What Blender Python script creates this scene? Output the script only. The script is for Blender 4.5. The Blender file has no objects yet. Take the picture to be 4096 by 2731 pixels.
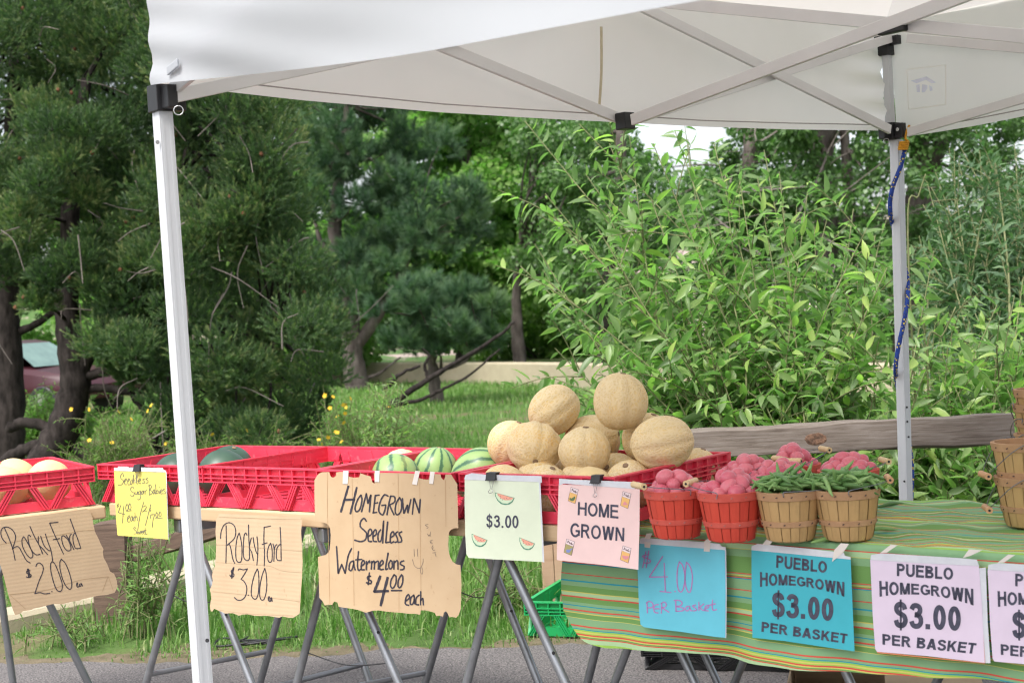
import bpy, bmesh, math, random
import numpy as np
from mathutils import Vector, Matrix
random.seed(7); RNG = np.random.default_rng(11)
SC = bpy.context.scene
COL = SC.collection
rad = math.radians

# ------------------------------------------------------------------ camera, light, exposure
FPX, PITCH, ROLL, CZ = 5800.0, .020, .057, 1.415      # focal length in photo pixels, tilt, roll, eye height
cam = bpy.data.cameras.new('camera'); camo = bpy.data.objects.new('camera', cam); COL.objects.link(camo)
cam.sensor_width = 36; cam.lens = 36 * FPX / 4096; cam.clip_start = .05; cam.clip_end = 2000
camo.matrix_world = Matrix.Translation((0, 0, CZ)) @ Matrix.Rotation(math.pi / 2 - PITCH, 4, 'X') @ Matrix.Rotation(-ROLL, 4, 'Z')
cam.dof.use_dof = True; cam.dof.focus_distance = 4.5; cam.dof.aperture_fstop = 6.3
SC.camera = camo
SUN_EL, SUN_AZ = 58, 215          # degrees; azimuth clockwise from +Y: high, behind and left of the camera
w = bpy.data.worlds.new('World'); SC.world = w; w.use_nodes = True
nt = w.node_tree; bg = nt.nodes['Background']; sky = nt.nodes.new('ShaderNodeTexSky')
sky.sky_type = 'NISHITA'; sky.sun_disc = False; sky.sun_elevation = rad(SUN_EL); sky.sun_rotation = rad(SUN_AZ)
sky.air_density = 1.0; sky.dust_density = 4.0; sky.ozone_density = 1.0
hs_ = nt.nodes.new('ShaderNodeHueSaturation'); hs_.inputs['Saturation'].default_value = .38      # thin high cloud whitens the sky
nt.links.new(sky.outputs[0], hs_.inputs['Color']); nt.links.new(hs_.outputs[0], bg.inputs[0]); bg.inputs[1].default_value = .15
sl = bpy.data.lights.new('sun', 'SUN'); sl.energy = 1.25; sl.angle = rad(14); sl.color = (1, .975, .94)
so = bpy.data.objects.new('sun', sl); COL.objects.link(so)
sd = Vector((math.sin(rad(SUN_AZ)) * math.cos(rad(SUN_EL)), math.cos(rad(SUN_AZ)) * math.cos(rad(SUN_EL)), math.sin(rad(SUN_EL))))
so.rotation_euler = sd.to_track_quat('Z', 'Y').to_euler()
SC.view_settings.view_transform = 'Standard'; SC.view_settings.look = 'None'
SC.view_settings.exposure = 1.28; SC.view_settings.gamma = 1
SC.cycles.filter_width = 1.2; SC.cycles.max_bounces = 8; SC.cycles.transparent_max_bounces = 8
SC.cycles.sample_clamp_indirect = 6

# ------------------------------------------------------------------ survey helpers: a photo point (2352 wide) + a height, a depth or a plane -> metres
S2N = 4096 / 2352
def ray(X, Y):
    a, b = X * S2N - 2048, Y * S2N - 1365.5
    u = a * math.cos(ROLL) - b * math.sin(ROLL); v = a * math.sin(ROLL) + b * math.cos(ROLL)
    up = -v / FPX
    return np.array([u / FPX, math.cos(PITCH) + up * math.sin(PITCH), -math.sin(PITCH) + up * math.cos(PITCH)])
EYE = np.array([0, 0, CZ])
def unz(X, Y, z): d = ray(X, Y); return EYE + (z - CZ) / d[2] * d
def und(X, Y, dep): d = ray(X, Y); return EYE + dep / d[1] * d
class Plane:
    """upright survey plane through two plan points, moved `off` along its normal towards the viewer; lean = metres outward per metre down from ztop"""
    def __init__(s, p0, p1, off=0, lean=0, ztop=0):
        p0 = np.array(p0[:2], float); p1 = np.array(p1[:2], float); t = (p1 - p0) / np.linalg.norm(p1 - p0)
        n = np.array([t[1], -t[0]])
        if n @ p0 > 0: n = -n
        s.n = np.array([n[0], n[1], lean]); s.n /= np.linalg.norm(s.n)
        s.p = np.array([*(p0 + n * off), ztop]); s.t = np.array([*t, 0])
    def __call__(s, X, Y, off=0):
        d = ray(X, Y); k = (s.n @ (s.p + s.n * off - EYE)) / (s.n @ d); return EYE + k * d
class Crop:
    """points read off an enlarged crop of the photo"""
    def __init__(s, ox, oy, sc): s.a = (ox, oy, sc)
    def __call__(s, x, y): ox, oy, sc = s.a; return (ox + x / sc) / S2N, (oy + y / sc) / S2N

# ------------------------------------------------------------------ mesh helpers
class MB:
    def __init__(s): s.v = []; s.f = []; s.m = []; s.n = 0
    def add(s, v, f, m=0):
        v = np.asarray(v, float).reshape(-1, 3); s.v.append(v); s.f += [tuple(int(i) + s.n for i in q) for q in f]; s.m += [m] * len(f); s.n += len(v); return s
    def obox(s, o, a, b, c, m=0):
        o, a, b, c = map(lambda q: np.asarray(q, float), (o, a, b, c))
        v = [o, o + a, o + a + b, o + b, o + c, o + a + c, o + a + b + c, o + b + c]
        f = [(0, 3, 2, 1), (4, 5, 6, 7), (0, 1, 5, 4), (1, 2, 6, 5), (2, 3, 7, 6), (3, 0, 4, 7)]
        if np.dot(np.cross(a, b), c) < 0: f = [q[::-1] for q in f]
        return s.add(v, f, m)
    def box(s, x0, x1, y0, y1, z0, z1, m=0): return s.obox((x0, y0, z0), (x1 - x0, 0, 0), (0, y1 - y0, 0), (0, 0, z1 - z0), m)
    def bar(s, p, q, w, h, up=(0, 0, 1), m=0):
        p = np.asarray(p, float); q = np.asarray(q, float); d = q - p; d = d / np.linalg.norm(d); up = np.asarray(up, float)
        x = np.cross(d, up); x /= np.linalg.norm(x); y = np.cross(x, d)
        return s.obox(p - x * w / 2 - y * h / 2, x * w, y * h, q - p, m)
    def tube(s, pts, r, n=8, cap=True, m=0, closed=False):
        P = np.asarray(pts, float); k = len(P); r = np.full(k, r) if np.isscalar(r) else np.asarray(r, float)
        T = np.gradient(P, axis=0)
        if closed: T = np.roll(P, -1, 0) - np.roll(P, 1, 0)
        T /= np.linalg.norm(T, axis=1)[:, None] + 1e-12
        a = np.array([0, 0, 1.]) if abs(T[0][2]) < .9 else np.array([1., 0, 0])
        x = np.cross(T[0], a); x /= np.linalg.norm(x); V = []; an = np.linspace(0, 2 * np.pi, n, endpoint=False)
        for i in range(k):
            x = x - T[i] * (x @ T[i]); x /= np.linalg.norm(x); y = np.cross(T[i], x)
            V.append(P[i] + r[i] * (np.cos(an)[:, None] * x + np.sin(an)[:, None] * y))
        F = [(i * n + j, i * n + (j + 1) % n, (i + 1) * n + (j + 1) % n, (i + 1) * n + j) for i in range(k - 1) for j in range(n)]
        if closed: F += [((k - 1) * n + j, (k - 1) * n + (j + 1) % n, (j + 1) % n, j) for j in range(n)]
        elif cap: F += [tuple(range(n))[::-1], tuple((k - 1) * n + j for j in range(n))]
        return s.add(np.concatenate(V), F, m)
    def grid(s, G, m=0, flip=False):
        G = np.asarray(G, float); a, b = G.shape[:2]
        F = [(i * b + j, i * b + j + 1, (i + 1) * b + j + 1, (i + 1) * b + j) for i in range(a - 1) for j in range(b - 1)]
        if flip: F = [q[::-1] for q in F]
        return s.add(G.reshape(-1, 3), F, m)
    def lathe(s, prof, n=24, m=0, caps=True):
        an = np.linspace(0, 2 * np.pi, n, endpoint=False); V = [[(r * math.cos(t), r * math.sin(t), z) for t in an] for r, z in prof]; k = len(prof)
        F = [(i * n + j, i * n + (j + 1) % n, (i + 1) * n + (j + 1) % n, (i + 1) * n + j) for i in range(k - 1) for j in range(n)]
        if caps: F += [tuple(range(n))[::-1], tuple((k - 1) * n + j for j in range(n))]
        return s.add(np.reshape(V, (-1, 3)), F, m)
    def prism(s, poly, f0, f1, m=0):
        """flat outline (list of 2D points) as a thin solid between the maps f0 and f1"""
        n = len(poly); A = sum(poly[i][0] * poly[(i + 1) % n][1] - poly[(i + 1) % n][0] * poly[i][1] for i in range(n))
        if A < 0: poly = poly[::-1]
        v = [f0(*p) for p in poly] + [f1(*p) for p in poly]
        return s.add(v, [tuple(range(n)), tuple(range(n, 2 * n))[::-1]] + [(i, i + n, (i + 1) % n + n, (i + 1) % n) for i in range(n)], m)
    def build(s, name, mats, parent=None, smooth=None, origin=None, bevel=0, world=False):
        """ONE mesh object; vertices are metres in the world, origin at the parent's (or at `origin`)"""
        V = np.concatenate(s.v) if s.v else np.zeros((0, 3))
        if parent is not None and origin is None and not world: o = np.array(parent.location) if parent.parent is None else np.array(parent.parent.location)
        else: o = np.zeros(3) if origin is None else np.asarray(origin, float)
        me = bpy.data.meshes.new(name); me.from_pydata((V - o).tolist(), [], s.f)
        return finish(me, name, mats, parent, smooth, o if parent is None else (0, 0, 0), bevel, s.m)
def finish(me, name, mats, parent=None, smooth=None, loc=(0, 0, 0), bevel=0, mi=None):
    for m in (mats if isinstance(mats, (list, tuple)) else [mats]): me.materials.append(m)
    if mi is not None and any(mi): me.polygons.foreach_set('material_index', mi)
    bm = bmesh.new(); bm.from_mesh(me); bmesh.ops.recalc_face_normals(bm, faces=bm.faces) if len(bm.faces) < 4000 else None; bm.to_mesh(me); bm.free()
    if smooth is not None:
        me.polygons.foreach_set('use_smooth', [True] * len(me.polygons))
        if smooth > 0: me.set_sharp_from_angle(angle=rad(smooth))
    ob = bpy.data.objects.new(name, me); COL.objects.link(ob); ob.location = loc
    if parent is not None: ob.parent = parent
    if bevel:
        b = ob.modifiers.new('bevel', 'BEVEL'); b.width = bevel; b.segments = 2; b.limit_method = 'ANGLE'
    return ob
def big(name, V, F, mats, parent=None, smooth=False, tint=None, quads=4):
    """large leaf / needle / grass meshes from arrays"""
    me = bpy.data.meshes.new(name); nf = len(F)
    if parent is not None: V = V - np.array(parent.location)
    me.vertices.add(len(V)); me.vertices.foreach_set('co', V.astype(np.float32).ravel())
    me.loops.add(nf * quads); me.loops.foreach_set('vertex_index', F.astype(np.int32).ravel())
    me.polygons.add(nf); me.polygons.foreach_set('loop_start', np.arange(nf, dtype=np.int32) * quads)
    me.update(calc_edges=True)
    if smooth: me.polygons.foreach_set('use_smooth', np.ones(nf, bool))
    if tint is not None:
        at = me.attributes.new('tint', 'FLOAT', 'POINT'); at.data.foreach_set('value', tint.astype(np.float32))
    me.materials.append(mats)
    ob = bpy.data.objects.new(name, me); COL.objects.link(ob)
    if parent is not None: ob.parent = parent
    return ob
def tag(o, label=None, cat=None, group=None, kind=None):
    if label: o['label'] = label
    if cat: o['category'] = cat
    if group: o['group'] = group
    if kind: o['kind'] = kind
    return o
def thing(name, label, cat, loc=(0, 0, 0), rz=0, group=None):
    o = bpy.data.objects.new(name, None); COL.objects.link(o); o.location = loc; o.rotation_euler = (0, 0, rz)
    o.empty_display_size = .05
    return tag(o, label, cat, group)
def dup(root, loc, rz=0, label=None, group=None):
    r = root.copy(); COL.objects.link(r); r.location = loc; r.rotation_euler = (0, 0, rz)
    if label: r['label'] = label
    if group: r['group'] = group
    for ch in list(root.children):
        c = ch.copy(); COL.objects.link(c); c.parent = r
        for g in ch.children:
            d = g.copy(); COL.objects.link(d); d.parent = c
    return r
def spline(pts, n=6):
    """Catmull-Rom through the points"""
    P = np.asarray(pts, float)
    if len(P) < 3: return P
    Q = np.vstack([2 * P[0] - P[1], P, 2 * P[-1] - P[-2]]); out = []
    for i in range(1, len(Q) - 2):
        t = np.linspace(0, 1, n, endpoint=False)[:, None]; a, b, c, d = Q[i - 1:i + 3]
        out.append(.5 * (2 * b + (c - a) * t + (2 * a - 5 * b + 4 * c - d) * t ** 2 + (3 * b - a - 3 * c + d) * t ** 3))
    return np.vstack(out + [P[-1:]])

# ------------------------------------------------------------------ materials (all node based)
def lin(r, g, b): return tuple(((c / 255 + .055) / 1.055) ** 2.4 if c > 10 else c / 255 / 12.92 for c in (r, g, b))
class M:
    def __init__(s, name, rough=.6, spec=.4, metal=0):
        s.mat = bpy.data.materials.new(name); s.mat.use_nodes = True; s.t = s.mat.node_tree; s.b = s.t.nodes['Principled BSDF']
        s.b.inputs['Roughness'].default_value = rough; s.b.inputs['Specular IOR Level'].default_value = spec; s.b.inputs['Metallic'].default_value = metal
        s.out = s.t.nodes['Material Output']
    def n(s, ty, **k):
        q = s.t.nodes.new('ShaderNode' + ty)
        for a, b in k.items():
            if a in q.inputs: q.inputs[a].default_value = b
            else: setattr(q, a, b)
        return q
    def l(s, a, b): s.t.links.new(a, b)
    def rnd(s): return s.n('ObjectInfo').outputs['Random']
    def coord(s, scale=(1, 1, 1), kind='Object'):
        c = s.n('TexCoord'); mp = s.n('Mapping'); mp.inputs['Scale'].default_value = scale; s.l(c.outputs[kind], mp.inputs[0]); return mp.outputs[0]
    def noise(s, co, scale, detail=4, rough=.55, dist=0):
        q = s.n('TexNoise', Scale=scale, Detail=detail, Roughness=rough, Distortion=dist); s.l(co, q.inputs['Vector']); return q.outputs['Fac']
    def ramp(s, fac, stops, const=False):
        r = s.n('ValToRGB'); e = r.color_ramp.elements
        if const: r.color_ramp.interpolation = 'CONSTANT'
        while len(e) > 1: e.remove(e[-1])
        for i, (p, c) in enumerate(stops):
            el = e[0] if i == 0 else e.new(p); el.position = p; el.color = (*c, 1) if len(c) == 3 else c
        s.l(fac, r.inputs[0]); return r.outputs[0]
    def mix(s, f, a, b, mode='MIX'):
        q = s.n('MixRGB', blend_type=mode)
        for i, x in ((0, f), (1, a), (2, b)):
            if hasattr(x, 'links'): s.l(x, q.inputs[i])
            else: q.inputs[i].default_value = x if i == 0 else (*x, 1)
        return q.outputs[0]
    def math(s, op, a, b=None):
        q = s.n('Math', operation=op)
        for i, x in ((0, a), (1, b)):
            if x is None: continue
            if hasattr(x, 'links'): s.l(x, q.inputs[i])
            else: q.inputs[i].default_value = x
        return q.outputs[0]
    def color(s, c): s.l(c, s.b.inputs['Base Color']) if hasattr(c, 'links') else setattr(s.b.inputs['Base Color'], 'default_value', (*c, 1)); s.c = c; return s
    def bump(s, h, strength=.3, dist=.01):
        q = s.n('Bump', Strength=strength, Distance=dist); s.l(h, q.inputs['Height']); s.l(q.outputs[0], s.b.inputs['Normal']); return s
    def rough(s, c): s.l(c, s.b.inputs['Roughness']); return s
    def translucent(s, amount, tintc=None):
        tr = s.n('BsdfTranslucent'); c = tintc or s.c
        if hasattr(c, 'links'): s.l(c, tr.inputs[0])
        else: tr.inputs[0].default_value = (*c, 1)
        mx = s.n('MixShader'); mx.inputs[0].default_value = amount
        s.l(s.b.outputs[0], mx.inputs[1]); s.l(tr.outputs[0], mx.inputs[2]); s.l(mx.outputs[0], s.out.inputs[0]); return s
def simple(name, c, c2=None, scale=8, rough=.6, spec=.4, metal=0, bump=0, bscale=None, trans=0, stretch=(1, 1, 1)):
    m = M(name, rough, spec, metal); co = m.coord(stretch)
    f = m.noise(co, scale, 5); c2 = c2 or tuple(x * .82 for x in c)
    m.color(m.ramp(f, [(.3, c2), (.7, c)]))
    if bump: m.bump(m.noise(co, bscale or scale * 3, 4), bump)
    if trans: m.translucent(trans)
    return m.mat
def leaf_mat(name, cols, rough=.45, trans=.35, spec=.4, tcol=1.6):
    """colours differ from leaf to leaf (real leaf colour, picked at random per leaf)"""
    m = M(name, rough, spec); a = m.n('Attribute', attribute_name='tint')
    c = m.ramp(a.outputs['Fac'], [(i / (len(cols) - 1), x) for i, x in enumerate(cols)]); m.color(c)
    t = m.mix(1, c, (min(1, tcol * 1.05), tcol * .98, tcol * .5), 'MULTIPLY')
    m.translucent(trans, t); return m.mat

MAT = {}
MAT['roof'] = simple('canopy_roof_fabric', (.84, .80, .76), (.79, .75, .70), 1.4, .8, .15, bump=.12, bscale=7, trans=.34)  # the warm bounce on the underside is mixed into this colour as well
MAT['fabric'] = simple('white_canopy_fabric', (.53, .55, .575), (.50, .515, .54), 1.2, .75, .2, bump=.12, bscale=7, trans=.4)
MAT['bounce_tinted'] = simple('bounce_tinted_canopy_fabric', (.86, .82, .775), (.80, .755, .71), 1.6, .8, .15, bump=.12, bscale=7, trans=.55)  # same white fabric, warm bounce light under the canopy put into its colour
MAT['white'] = simple('white_powder_coat', (.56, .57, .585), (.51, .52, .535), 3, .38, .5)
MAT['truss'] = simple('grey_white_painted_steel', (.70, .69, .68), (.64, .63, .62), 6, .42, .5)
MAT['blackpl'] = simple('black_plastic', (.018, .018, .02), (.012, .012, .013), 20, .45, .45)
MAT['steel'] = simple('galvanised_tube', (.32, .33, .35), (.22, .23, .24), 14, .36, .5, .65, bump=.02)
MAT['chrome'] = simple('bright_wire', (.62, .62, .62), (.5, .5, .5), 30, .25, .5, .9)
mt_ = M('red_moulded_plastic', .42, .5); ct_ = mt_.coord(); c_ = mt_.ramp(mt_.noise(ct_, 5, 5), [(.3, (.70, .038, .078)), (.7, (.79, .055, .10))])
c_ = mt_.mix(mt_.math('MULTIPLY', mt_.ramp(mt_.noise(ct_, 26, 6, .7, 1.5), [(.56, (0, 0, 0)), (.70, (1, 1, 1))]), .34), c_, (.84, .30, .33))      # chalky scuffs
c_ = mt_.mix(mt_.math('MULTIPLY', mt_.ramp(mt_.noise(ct_, 9, 4), [(.60, (0, 0, 0)), (.75, (1, 1, 1))]), .3), c_, (.40, .05, .055)); mt_.color(c_); mt_.bump(mt_.noise(ct_, 40, 4), .06); mt_.translucent(.10); MAT['tray'] = mt_.mat
MAT['green_tray'] = simple('green_moulded_plastic', (.010, .36, .10), (.008, .29, .08), 5, .42, .5)
MAT['card'] = None
MAT['ink'] = simple('marker_ink', (.030, .026, .035), (.05, .045, .06), 80, .6, .3)
MAT['print'] = simple('printer_ink', (.045, .045, .07), (.085, .085, .12), 60, .55, .3)
MAT['pencil'] = simple('grey_pen', (.17, .13, .10), (.22, .17, .13), 60, .7, .2)
MAT['pinkink'] = simple('pink_marker', (.38, .18, .42), (.44, .22, .48), 60, .6, .3)
def card(name, a, b, ang, pitch=150, amt=.10):
    m = M(name, .85, .15); co = m.coord((1, 1, 1)); mp = m.n('Mapping'); mp.inputs['Rotation'].default_value = ang; m.l(co, mp.inputs[0])
    wv = m.n('TexWave', Scale=pitch / 6.28, Distortion=0, Detail=0); m.l(mp.outputs[0], wv.inputs[0])
    f = m.noise(co, 9, 5); c = m.ramp(f, [(.3, b), (.7, a)])
    c = m.mix(m.math('MULTIPLY', wv.outputs['Fac'], amt), c, tuple(x * .75 for x in b))
    st = m.ramp(m.noise(co, 55, 3), [(.66, (0, 0, 0)), (.75, (1, 1, 1))]); c = m.mix(m.math('MULTIPLY', st, .25), c, (.28, .16, .07))
    m.color(c); m.bump(wv.outputs['Fac'], amt * .8, .002); return m.mat
MAT['cardH'] = card('corrugated_card_fluted_across', (.53, .395, .255), (.48, .35, .225), (0, rad(90), 0))
MAT['cardV'] = card('corrugated_card_fluted_upright', (.515, .375, .235), (.465, .33, .20), (0, 0, rad(-36)), 120, .02)
def paper(name, c): return simple(name, c, tuple(x * .92 for x in c), 14, .42, .45, bump=.08, bscale=22)
MAT['yellow'] = paper('yellow_paper', (.70, .62, .15)); MAT['lime'] = paper('pale_green_paper', (.70, .76, .58)); MAT['pinkp'] = paper('pink_paper', (.84, .60, .57))
MAT['bluep'] = paper('sky_blue_paper', (.13, .52, .64)); MAT['teal'] = paper('teal_paper', (.05, .42, .50)); MAT['lav'] = paper('lavender_paper', (.72, .60, .72))
MAT['sleeve'] = simple('clear_sleeve_edge', (.66, .67, .70), (.58, .59, .63), 30, .25, .5, bump=.1, bscale=50)
MAT['tape'] = simple('clear_tape', (.66, .60, .55), (.72, .66, .60), 40, .3, .5)
MAT['orangeedge'] = simple('orange_paper_edge', (.70, .22, .10), None, 20)
for k, c in dict(slice_red=(.80, .36, .26), rind=(.62, .74, .52), rind_dark=(.10, .27, .17), packet=(.80, .47, .16), packet_w=(.80, .66, .66), packet_o=(.40, .34, .14), packet_b=(.22, .27, .55), packet_p=(.72, .28, .30), outline=(.16, .09, .11), squash=(.12, .18, .08)).items():
    MAT[k] = simple('printed_' + k, c, tuple(x * .94 for x in c), 40, .5, .4)

def wood(name, a, b, d, scale=14, stretch=(1.2, 22, 22), rough=.8, bump=.35):
    m = M(name, rough, .2); co = m.coord(stretch); f = m.noise(co, scale / 8, 6, .65, .6)
    c = m.ramp(f, [(.25, d), (.45, b), (.7, a)]); g = m.noise(m.coord((1, 1, 1)), 5, 3)
    c = m.mix(m.math('MULTIPLY', g, .5), c, tuple(x * .8 for x in b)); m.color(c); m.bump(f, bump, .006); return m.mat
MAT['rail'] = wood('weathered_grey_wood', (.27, .235, .21), (.165, .135, .112), (.05, .034, .025), 36)
MAT['post'] = wood('brown_weathered_wood', (.20, .135, .10), (.125, .085, .065), (.045, .03, .022), 30)
MAT['stake'] = wood('pale_new_wood', (.50, .34, .24), (.43, .28, .19), (.25, .13, .08), 10)
MAT['plank'] = wood('pine_plank', (.62, .46, .29), (.52, .37, .22), (.42, .29, .17), 8, bump=.1)
MAT['barkd'] = simple('dark_pine_bark', (.050, .041, .038), (.012, .010, .009), 18, .92, .1, bump=1.0, bscale=30, stretch=(1, 1, .35))
MAT['barkg'] = simple('grey_brown_bark', (.16, .135, .12), (.05, .04, .036), 9, .9, .15, bump=.9, bscale=16, stretch=(1, 1, .3))
MAT['twig'] = simple('grey_twig', (.22, .19, .17), (.12, .10, .09), 12, .85, .15)
MAT['wstem'] = simple('pale_willow_stem', (.20, .20, .10), (.10, .12, .045), 14, .7, .2)
MAT['pinyon'] = leaf_mat('pinyon_needles', [(.042, .078, .036), (.072, .128, .048), (.112, .182, .062), (.25, .27, .11)], .5, .3)
MAT['ponder'] = leaf_mat('long_blue_green_needles', [(.046, .095, .052), (.068, .135, .064), (.10, .18, .078), (.14, .22, .088)], .5, .2)
MAT['willow'] = leaf_mat('willow_leaves', [(.135, .20, .088), (.195, .285, .11), (.265, .38, .125), (.40, .50, .13)], .38, .48, .5)
MAT['bright'] = leaf_mat('bright_green_leaves', [(.13, .23, .06), (.185, .315, .08), (.26, .40, .10)], .5, .46)
MAT['cotton'] = leaf_mat('mid_green_leaves', [(.065, .125, .042), (.095, .18, .052), (.14, .245, .065)], .42, .34, .5)
MAT['olive'] = leaf_mat('grey_green_leaves', [(.06, .11, .055), (.095, .165, .075), (.15, .235, .11)], .45, .3, .4)
MAT['shrub'] = leaf_mat('yellow_green_leaves', [(.07, .15, .022), (.11, .21, .03), (.17, .28, .05)], .5, .35)
MAT['grassb'] = leaf_mat('grass_blades', [(.085, .165, .042), (.125, .235, .054), (.18, .31, .074), (.34, .36, .17)], .5, .35)
MAT['petal'] = simple('yellow_petals', (.66, .45, .03), (.58, .36, .02), 20, .6)
MAT['cone'] = simple('brown_cones', (.17, .075, .03), (.10, .04, .02), 20, .8)
# ================================================================== SETTING
def soil():
    m = M('grass_soil', .95, .1); co = m.coord(); a = m.noise(co, .9, 6, .6); b = m.noise(co, 14, 5)
    c = m.ramp(a, [(.34, (.065, .125, .032)), (.48, (.09, .165, .042)), (.58, (.16, .145, .075)), (.70, (.22, .17, .115))])
    m.color(m.mix(m.math('MULTIPLY', b, .5), c, (.06, .065, .03))); m.bump(b, .6, .03); return m.mat
g = MB(); xs = np.concatenate([np.linspace(-300, -14, 8), np.linspace(-12, 14, 27), np.linspace(16, 300, 8)]); ys = np.concatenate([np.linspace(-60, 4, 6), np.linspace(5, 60, 56), np.linspace(65, 500, 10)])
G = np.array([[(x, y, 0) for x in xs] for y in ys]); g.grid(G)
tag(g.build('ground', soil()), 'green grassy ground with bare soil patches beyond the asphalt', 'ground', kind='structure')
def asphalt():
    m = M('old_asphalt', .92, .2); co = m.coord(); v = m.n('TexVoronoi', Scale=110.0); m.l(co, v.inputs['Vector'])
    c = m.ramp(v.outputs['Distance'], [(.1, (.235, .215, .21)), (.45, (.16, .148, .145)), (.8, (.075, .07, .07))])
    w1 = m.noise(co, 160, 2); c = m.mix(m.ramp(w1, [(.62, (0, 0, 0)), (.72, (1, 1, 1))]), c, (.42, .38, .35))
    c = m.mix(m.math('MULTIPLY', m.noise(co, 1.3, 5), .45), c, (.10, .092, .09)); m.color(c); m.bump(v.outputs['Distance'], .5, .006); return m.mat
edge = [(-30, 9.5), (-8, 7.3), (-4, 6.65)]
rr = np.random.default_rng(5)
ex = np.linspace(-3.6, 4, 150); ey = np.interp(ex, [-3.6, -2.34, -1.6, -1.15, -.5, .15, 1, 4], [6.6, 6.37, 6.2, 6.17, 6.16, 6.09, 6.0, 5.75]) + .02 * np.sin(ex * 9) + rr.normal(0, .016, 150)
edge += list(zip(ex, ey)) + [(8, 5.4), (30, 4)]
g = MB(); A = np.array([[(x, -40, .004) for x, y in edge], [(x, 2, .004) for x, y in edge], [(x, y, .004) for x, y in edge]]); g.grid(A)
tag(g.build('asphalt', asphalt()), 'grey speckled asphalt under the stall', 'asphalt', kind='structure')
dm = simple('dry_dirt_verge', (.20, .16, .11), (.10, .09, .05), 9, .95, .1, bump=.8, bscale=60)
g = MB(); dx = np.linspace(-3.6, 4, 200); dy = np.interp(dx, ex, ey); wv0 = .15 + .10 * np.sin(dx * 3.1) + .08 * np.sin(dx * 7.7 + 1) + rr.normal(0, .025, 200)
g.grid([[(x, y - .02, .0025) for x, y in zip(dx, dy)], [(x, y + max(.03, w_), .0025) for x, y, w_ in zip(dx, dy, wv0)]])
tag(g.build('dirt_verge', dm), 'strip of dry bare dirt between the asphalt and the grass', 'dirt', kind='structure')
# beige kerb and far garden wall -----------------------------------------------------------
MAT['stucco'] = simple('beige_stucco', (.43, .375, .265), (.37, .32, .225), 4, .9, .15, bump=.25, bscale=90)
def wall_strip(name, P, hs, wd, label, cat):
    P = spline(np.array(P), 5); hs = np.interp(np.linspace(0, 1, len(P)), np.linspace(0, 1, len(hs)), hs)
    T = np.gradient(P, axis=0); T /= np.linalg.norm(T, axis=1)[:, None]; N = np.stack([-T[:, 1], T[:, 0]], 1); N *= np.sign((N * P).sum(1))[:, None]
    f = P; b = P + N * wd; c = .02
    G = np.array([[(*f[i], -.05), (*f[i], hs[i] - c), (*(f[i] + N[i] * c), hs[i]), (*(b[i] - N[i] * c), hs[i]), (*b[i], hs[i] - c), (*b[i], -.05)] for i in range(len(P))])
    g = MB().grid(G); return tag(g.build(name, MAT['stucco'], smooth=25), label, cat)
kp = [unz(-120, 1445, .065), unz(0, 1428, .065), unz(120, 1402, .065), unz(313, 1362, .065), unz(420, 1330, .065), unz(560, 1296, .065), unz(690, 1262, .065), unz(760, 1240, .065)]
kp.append(kp[-1] + (kp[-1] - kp[-2]) * 1.5)
wall_strip('kerb', [q[:2] for q in kp], [.085, .085], .24, 'low beige kerb running through the grass behind the left sawhorses', 'kerb')
wall_strip('garden_wall', [(9, 16), (4, 20), (1.57, 24.1), (.153, 27.9), (-2, 31.5), (-5.2, 36), (-9, 40)], [.44, .46, .46, .43, .42, .45, .45], .35, 'long low curved beige wall on the grass behind the pine trunks', 'wall')
# far hillside ---------------------------------------------------------------------------------
def hillmat():
    m = M('hillside', .95, .1); co = m.coord(); a = m.noise(co, .35, 8, .7); b = m.noise(co, 2.5, 4)
    c = m.ramp(a, [(.40, (.05, .11, .03)), (.5, (.09, .17, .045)), (.55, (.40, .30, .27)), (.75, (.52, .42, .39))]); m.color(m.mix(m.math('MULTIPLY', b, .5), c, (.05, .08, .03))); return m.mat
g = MB(); R2 = np.random.default_rng(3)
G = np.array([[(x, y, 7.0 * (1 - math.cos(min(1, max(0, (y - 48) / 60)) * math.pi)) / 2 * (.8 + .25 * math.sin(x * .05 + 1)) - .1 + .25 * math.sin(x * .9 + y)) for x in np.linspace(-120, 120, 90)] for y in np.linspace(46, 150, 40)])
g.grid(G); tag(g.build('hillside', hillmat(), smooth=0), 'pale pinkish gravel and green hillside behind the trees', 'hillside', kind='structure')

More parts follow.
